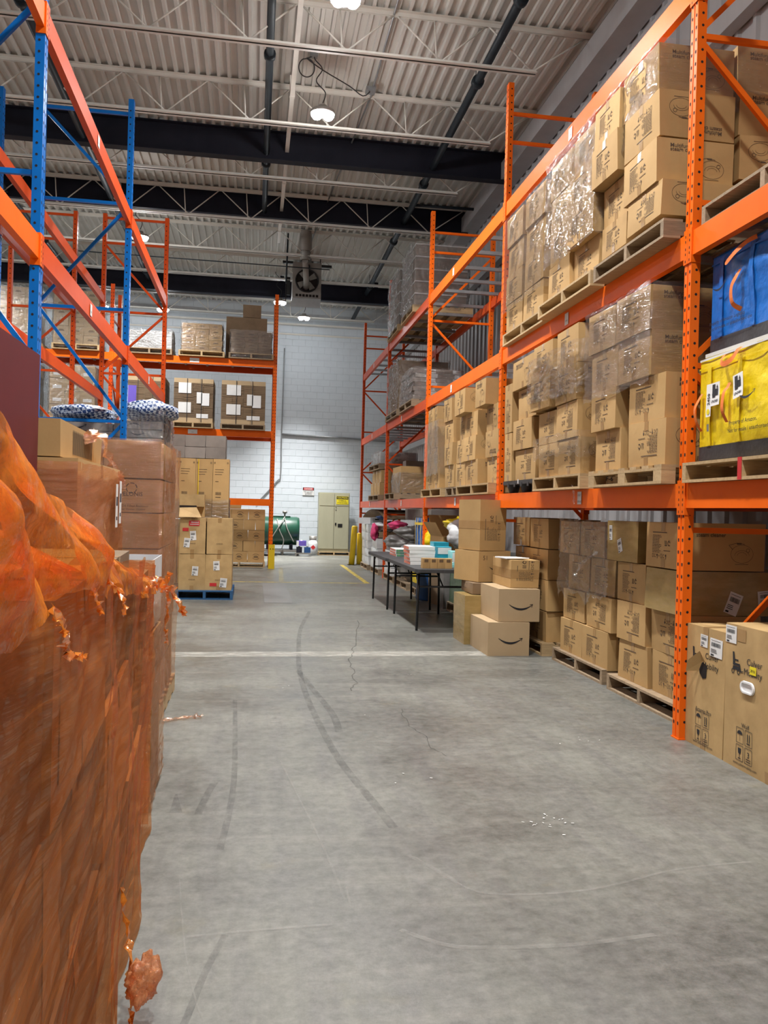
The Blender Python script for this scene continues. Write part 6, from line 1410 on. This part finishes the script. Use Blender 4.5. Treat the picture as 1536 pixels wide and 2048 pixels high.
tatter([(-0.36, 2.9, 1.10), (-0.34, 2.95, 1.13), (-0.31, 2.98, 1.13), (-0.28, 3.0, 1.16)], 0.07, 'orange tuft sticking up at the torn right corner', 6)
tatter([(-0.44, 3.55, 1.06), (-0.40, 3.7, 1.05), (-0.385, 3.85, 1.02), (-0.37, 4.0, 1.0), (-0.335, 4.0, 0.93), (-0.31, 4.0, 0.885)], 0.10, 'orange tail pointing right from the torn corner', 7)
tatter([(-0.43, 3.72, 1.08), (-0.40, 3.86, 1.06), (-0.385, 3.95, 0.98), (-0.39, 4.0, 0.90), (-0.395, 4.0, 0.80), (-0.39, 4.02, 0.74)], 0.06, 'thin orange shreds dangling below the torn corner', 8)
tatter([(-0.42, 3.0, 1.10), (-0.42, 3.3, 1.08), (-0.42, 3.6, 1.05), (-0.42, 3.85, 1.04)], 0.12, 'crumpled orange band along the far top of the load', 9)
wad = lump('film_wad', (-0.265, 2.30, 0.05), (0.042, 0.05, 0.060), 'orange_wad', 'crumpled ball of orange film near the floor at lower left', 'film', 31, 0.5, 'orange stretch film', 0, 34)
tatter([(-0.345, 2.45, 0.30), (-0.325, 2.42, 0.20), (-0.305, 2.36, 0.13), (-0.29, 2.28, 0.05), (-0.285, 2.20, 0.01)], 0.05, 'orange film tail running down to the crumpled ball', 10)
ribbon('film_strip', [(-0.60, 5.42, 0.03), (-0.50, 5.50, 0.012), (-0.42, 5.56, 0.010), (-0.35, 5.57, 0.014), (-0.30, 5.56, 0.012)], 0.07, 'pinkish_film', 'pale orange strip of film lying on the floor', 'film', 11)
carton((1.15, 0.55, 0.79), (-0.95 - 0.275, 3.27, 1.258), 0.0, 'smooth dark maroon carton standing at the left edge', 'maroon', prints=(), tape='', seed=1, bulge=0.002)
# second load: brown cartons with torn pale orange film
pallet(-1.85, -0.80, 3.86, 5.08, 0, 'pallet under the second load on the left', 'wood_old', rot=True)
for j in range(3): carton((1.15, 0.98, 0.49), (-0.785 - 0.49, 4.47, FZ + j * 0.494), 0.0, f'large brown carton of the second left load, {ORD[j]} row', 'cardboard', prints=(), tape='R', seed=j, bulge=0.008)
carton((1.10, 0.75, 0.17), (-0.88 - 0.375, 4.45, FZ + 3 * 0.494), 0.02, 'flat brown carton with barcode panel on the second left load', 'cardboard', prints=(('R', lambda W, H: (lambda a: [a.q(W * (0.25 + i * 0.022), H * 0.15, W * (0.26 + i * 0.022), H * 0.85) for i in range(22)] and a)(Flat()), 'bars', 'ink_soft'),), tape='', seed=2, bulge=0.003)
pf = wrap(-1.76, -0.785, 3.90, 5.04, 0.20, FZ + 1.46, 'pale orange film wound round the second left load', 'peach_film', seed=61, sides='RF', amp=0.012)
for y0, z0 in ((4.72, 1.27), (4.84, 1.29)):
    q = MB().box(-0.752 + 1.2725, -0.750 + 1.2725, y0 - 4.47, y0 + 0.065 - 4.47, z0 - 0.20, z0 + 0.24 - 0.20).build('shipping_label', 'paper', pf)
    MB().box(-0.750 + 1.2725, -0.7495 + 1.2725, y0 + 0.01 - 4.47, y0 + 0.055 - 4.47, z0 - 0.08, z0 - 0.03).box(-0.750 + 1.2725, -0.7495 + 1.2725, y0 + 0.015 - 4.47, y0 + 0.05 - 4.47, z0 - 0.16, z0 - 0.14).build('lettering', 'ink_black', q, kind='stuff')
tatter([(-0.98, 3.95, 1.62), (-0.90, 4.3, 1.70), (-0.85, 4.7, 1.76), (-0.80, 5.0, 1.60), (-0.77, 5.05, 1.50)], 0.22, 'pale gathered film over the top corner of second load', 12, 'peach_film')
wcn = empty('white_carton', (-0.605, 4.12, 0.825), 0.02, label='open white carton squeezed between the first two left loads', cat='carton')
wm = MB().box(-0.15, -0.146, -0.25, 0.25, 0.0, 0.32).box(0.146, 0.15, -0.25, 0.25, 0.0, 0.32).box(-0.146, 0.146, -0.25, -0.246, 0.0, 0.32).box(-0.146, 0.146, 0.246, 0.25, 0, 0.32).box(-0.146, 0.146, -0.246, 0.246, 0, 0.02); wm.build('body', 'white_matte', wcn)
for j in range(2): carton((0.52, 0.31, 0.40), (-0.605, 4.12, j * 0.405), 0.02, f'brown carton below the open white carton, {ORD[j]}', 'cardboard', prints=(), tape='', seed=j)
wrap(-0.76, -0.45, 3.86, 4.38, 0.02, 1.02, 'pale orange film round the narrow stack with the white carton', 'pinkish_film', seed=64, sides='RF', amp=0.01)
# third load: printed cartons with brown-orange film
pallet(-1.68, -0.56, 5.30, 6.45, 0, 'pallet under the third load, corner showing on the floor', 'wood', rot=True)
def art_pel(W, H):
    a = Flat(); cx = W / 2
    for k in range(6): a.arc(cx, H * 0.74, 0.032, 0.032, k * PI / 3, k * PI / 3 + 0.8, 0.006, 4)
    a.text('PELONIS', cx, H * 0.50, 0.026, 'CENTER', 0.01).q(W * 0.05, H * 0.25, W * 0.95, H * 0.256).text('7 Fin Oil Filled Radiator', cx, H * 0.16, 0.016, 'CENTER').text('Tower Heater 1500W', cx, H * 0.06, 0.014, 'CENTER')
    return a
zz = [FZ, FZ + 0.24, FZ + 0.48, FZ + 0.735, FZ + 1.0, FZ + 1.225, FZ + 1.44]; hh = [0.235, 0.235, 0.25, 0.26, 0.22, 0.21, 0.235]
for j in range(7):
    for i in range(3):
        carton((1.05, 0.345, hh[j]), (-0.58 - 0.175 - i * 0.35, 5.86, zz[j]), 0.0, f'printed heater carton of the third left load, {NTH[i]} from the aisle, {ORD[j]} row', 'cardboard', 'carton', 'heater cartons', prints=(('F', art_pel, 'pel', 'ink_black'),) if (i, j) in ((0, 5), (1, 6), (1, 4)) else (), tape='', seed=(i + j) % 4, bulge=0.005)
wrap(-1.64, -0.575, 5.33, 6.40, 0.12, FZ + 1.68, 'glossy pale orange film round the printed heater cartons', 'pinkish_film', seed=63, sides='RF', amp=0.010)
# fourth load, past the second blue frame: folded boxes and a checked sack
pallet(-2.35, -1.12, 10.2, 11.4, 0, 'pallet under the folded boxes past the blue frame', 'wood_old', rot=True)
carton((1.0, 1.15, 1.78), (-1.12 - 0.575, 10.8, FZ), 0.0, 'tall wrapped brown carton under the folded boxes', 'cardboard_old', prints=(), tape='', seed=2, bulge=0.01)
for j in range(5):
    for i in range(2):
        if i == 1 and j > 3: continue
        carton((1.0, 0.56 if i == 0 else 0.80, 0.098), (-1.40 if i == 0 else -2.10, 10.8, 1.91 + j * 0.10 + (0.06 if i else 0)), rng.uniform(-.01, .01), f'flat grey-brown box with smile print, {"right" if i == 0 else "left"} pile past blue frame, {ORD[j]}', 'cardboard_grey', 'box', 'flat boxes with smile print', prints=(('F', lambda W, H: art_smile(W * 0.9, H * 1.6, 0.55, True).moved(0, -H * 0.3), 'sm', 'ink_black') if j % 2 else ('F', lambda W, H: art_smile(W * 0.9, H * 1.6, 0.55, False).moved(0, -H * 0.3), 'smf', 'ink_black'),), tape='', seed=j % 3, bulge=0.002)
def check_mat():
    m, nt, b = _nt('checked_cloth'); MATS['checked_cloth'] = m
    mp = coords(nt, (1, 1, 1)); mp.inputs['Rotation'].default_value = (0.2, 0.3, 0.78)
    ck = N(nt, 'ShaderNodeTexChecker'); ck.inputs['Scale'].default_value = 26; ck.inputs['Color1'].default_value = (0.02, 0.06, 0.20, 1); ck.inputs['Color2'].default_value = (0.62, 0.70, 0.80, 1)
    nt.links.new(mp.outputs[0], ck.inputs['Vector']); nt.links.new(ck.outputs[0], b.inputs['Base Color']); b.inputs['Roughness'].default_value = 0.4
check_mat()
lump('checked_sack', (-1.32, 10.7, 2.41), (0.36, 0.5, 0.15), 'checked_cloth', 'plump blue and white checked sack on the right pile', 'sack', 41, 0.18)
lump('checked_sack', (-2.12, 10.75, 2.40), (0.40, 0.48, 0.11), 'checked_cloth', 'flatter blue and white checked sack behind the blue frame', 'sack', 42, 0.18)
wrap(-1.72, -1.11, 10.28, 11.35, 1.75, 2.55, 'wrinkled clear film round the folded boxes and sack', 'loose_film', seed=66, sides='RF', amp=0.03)
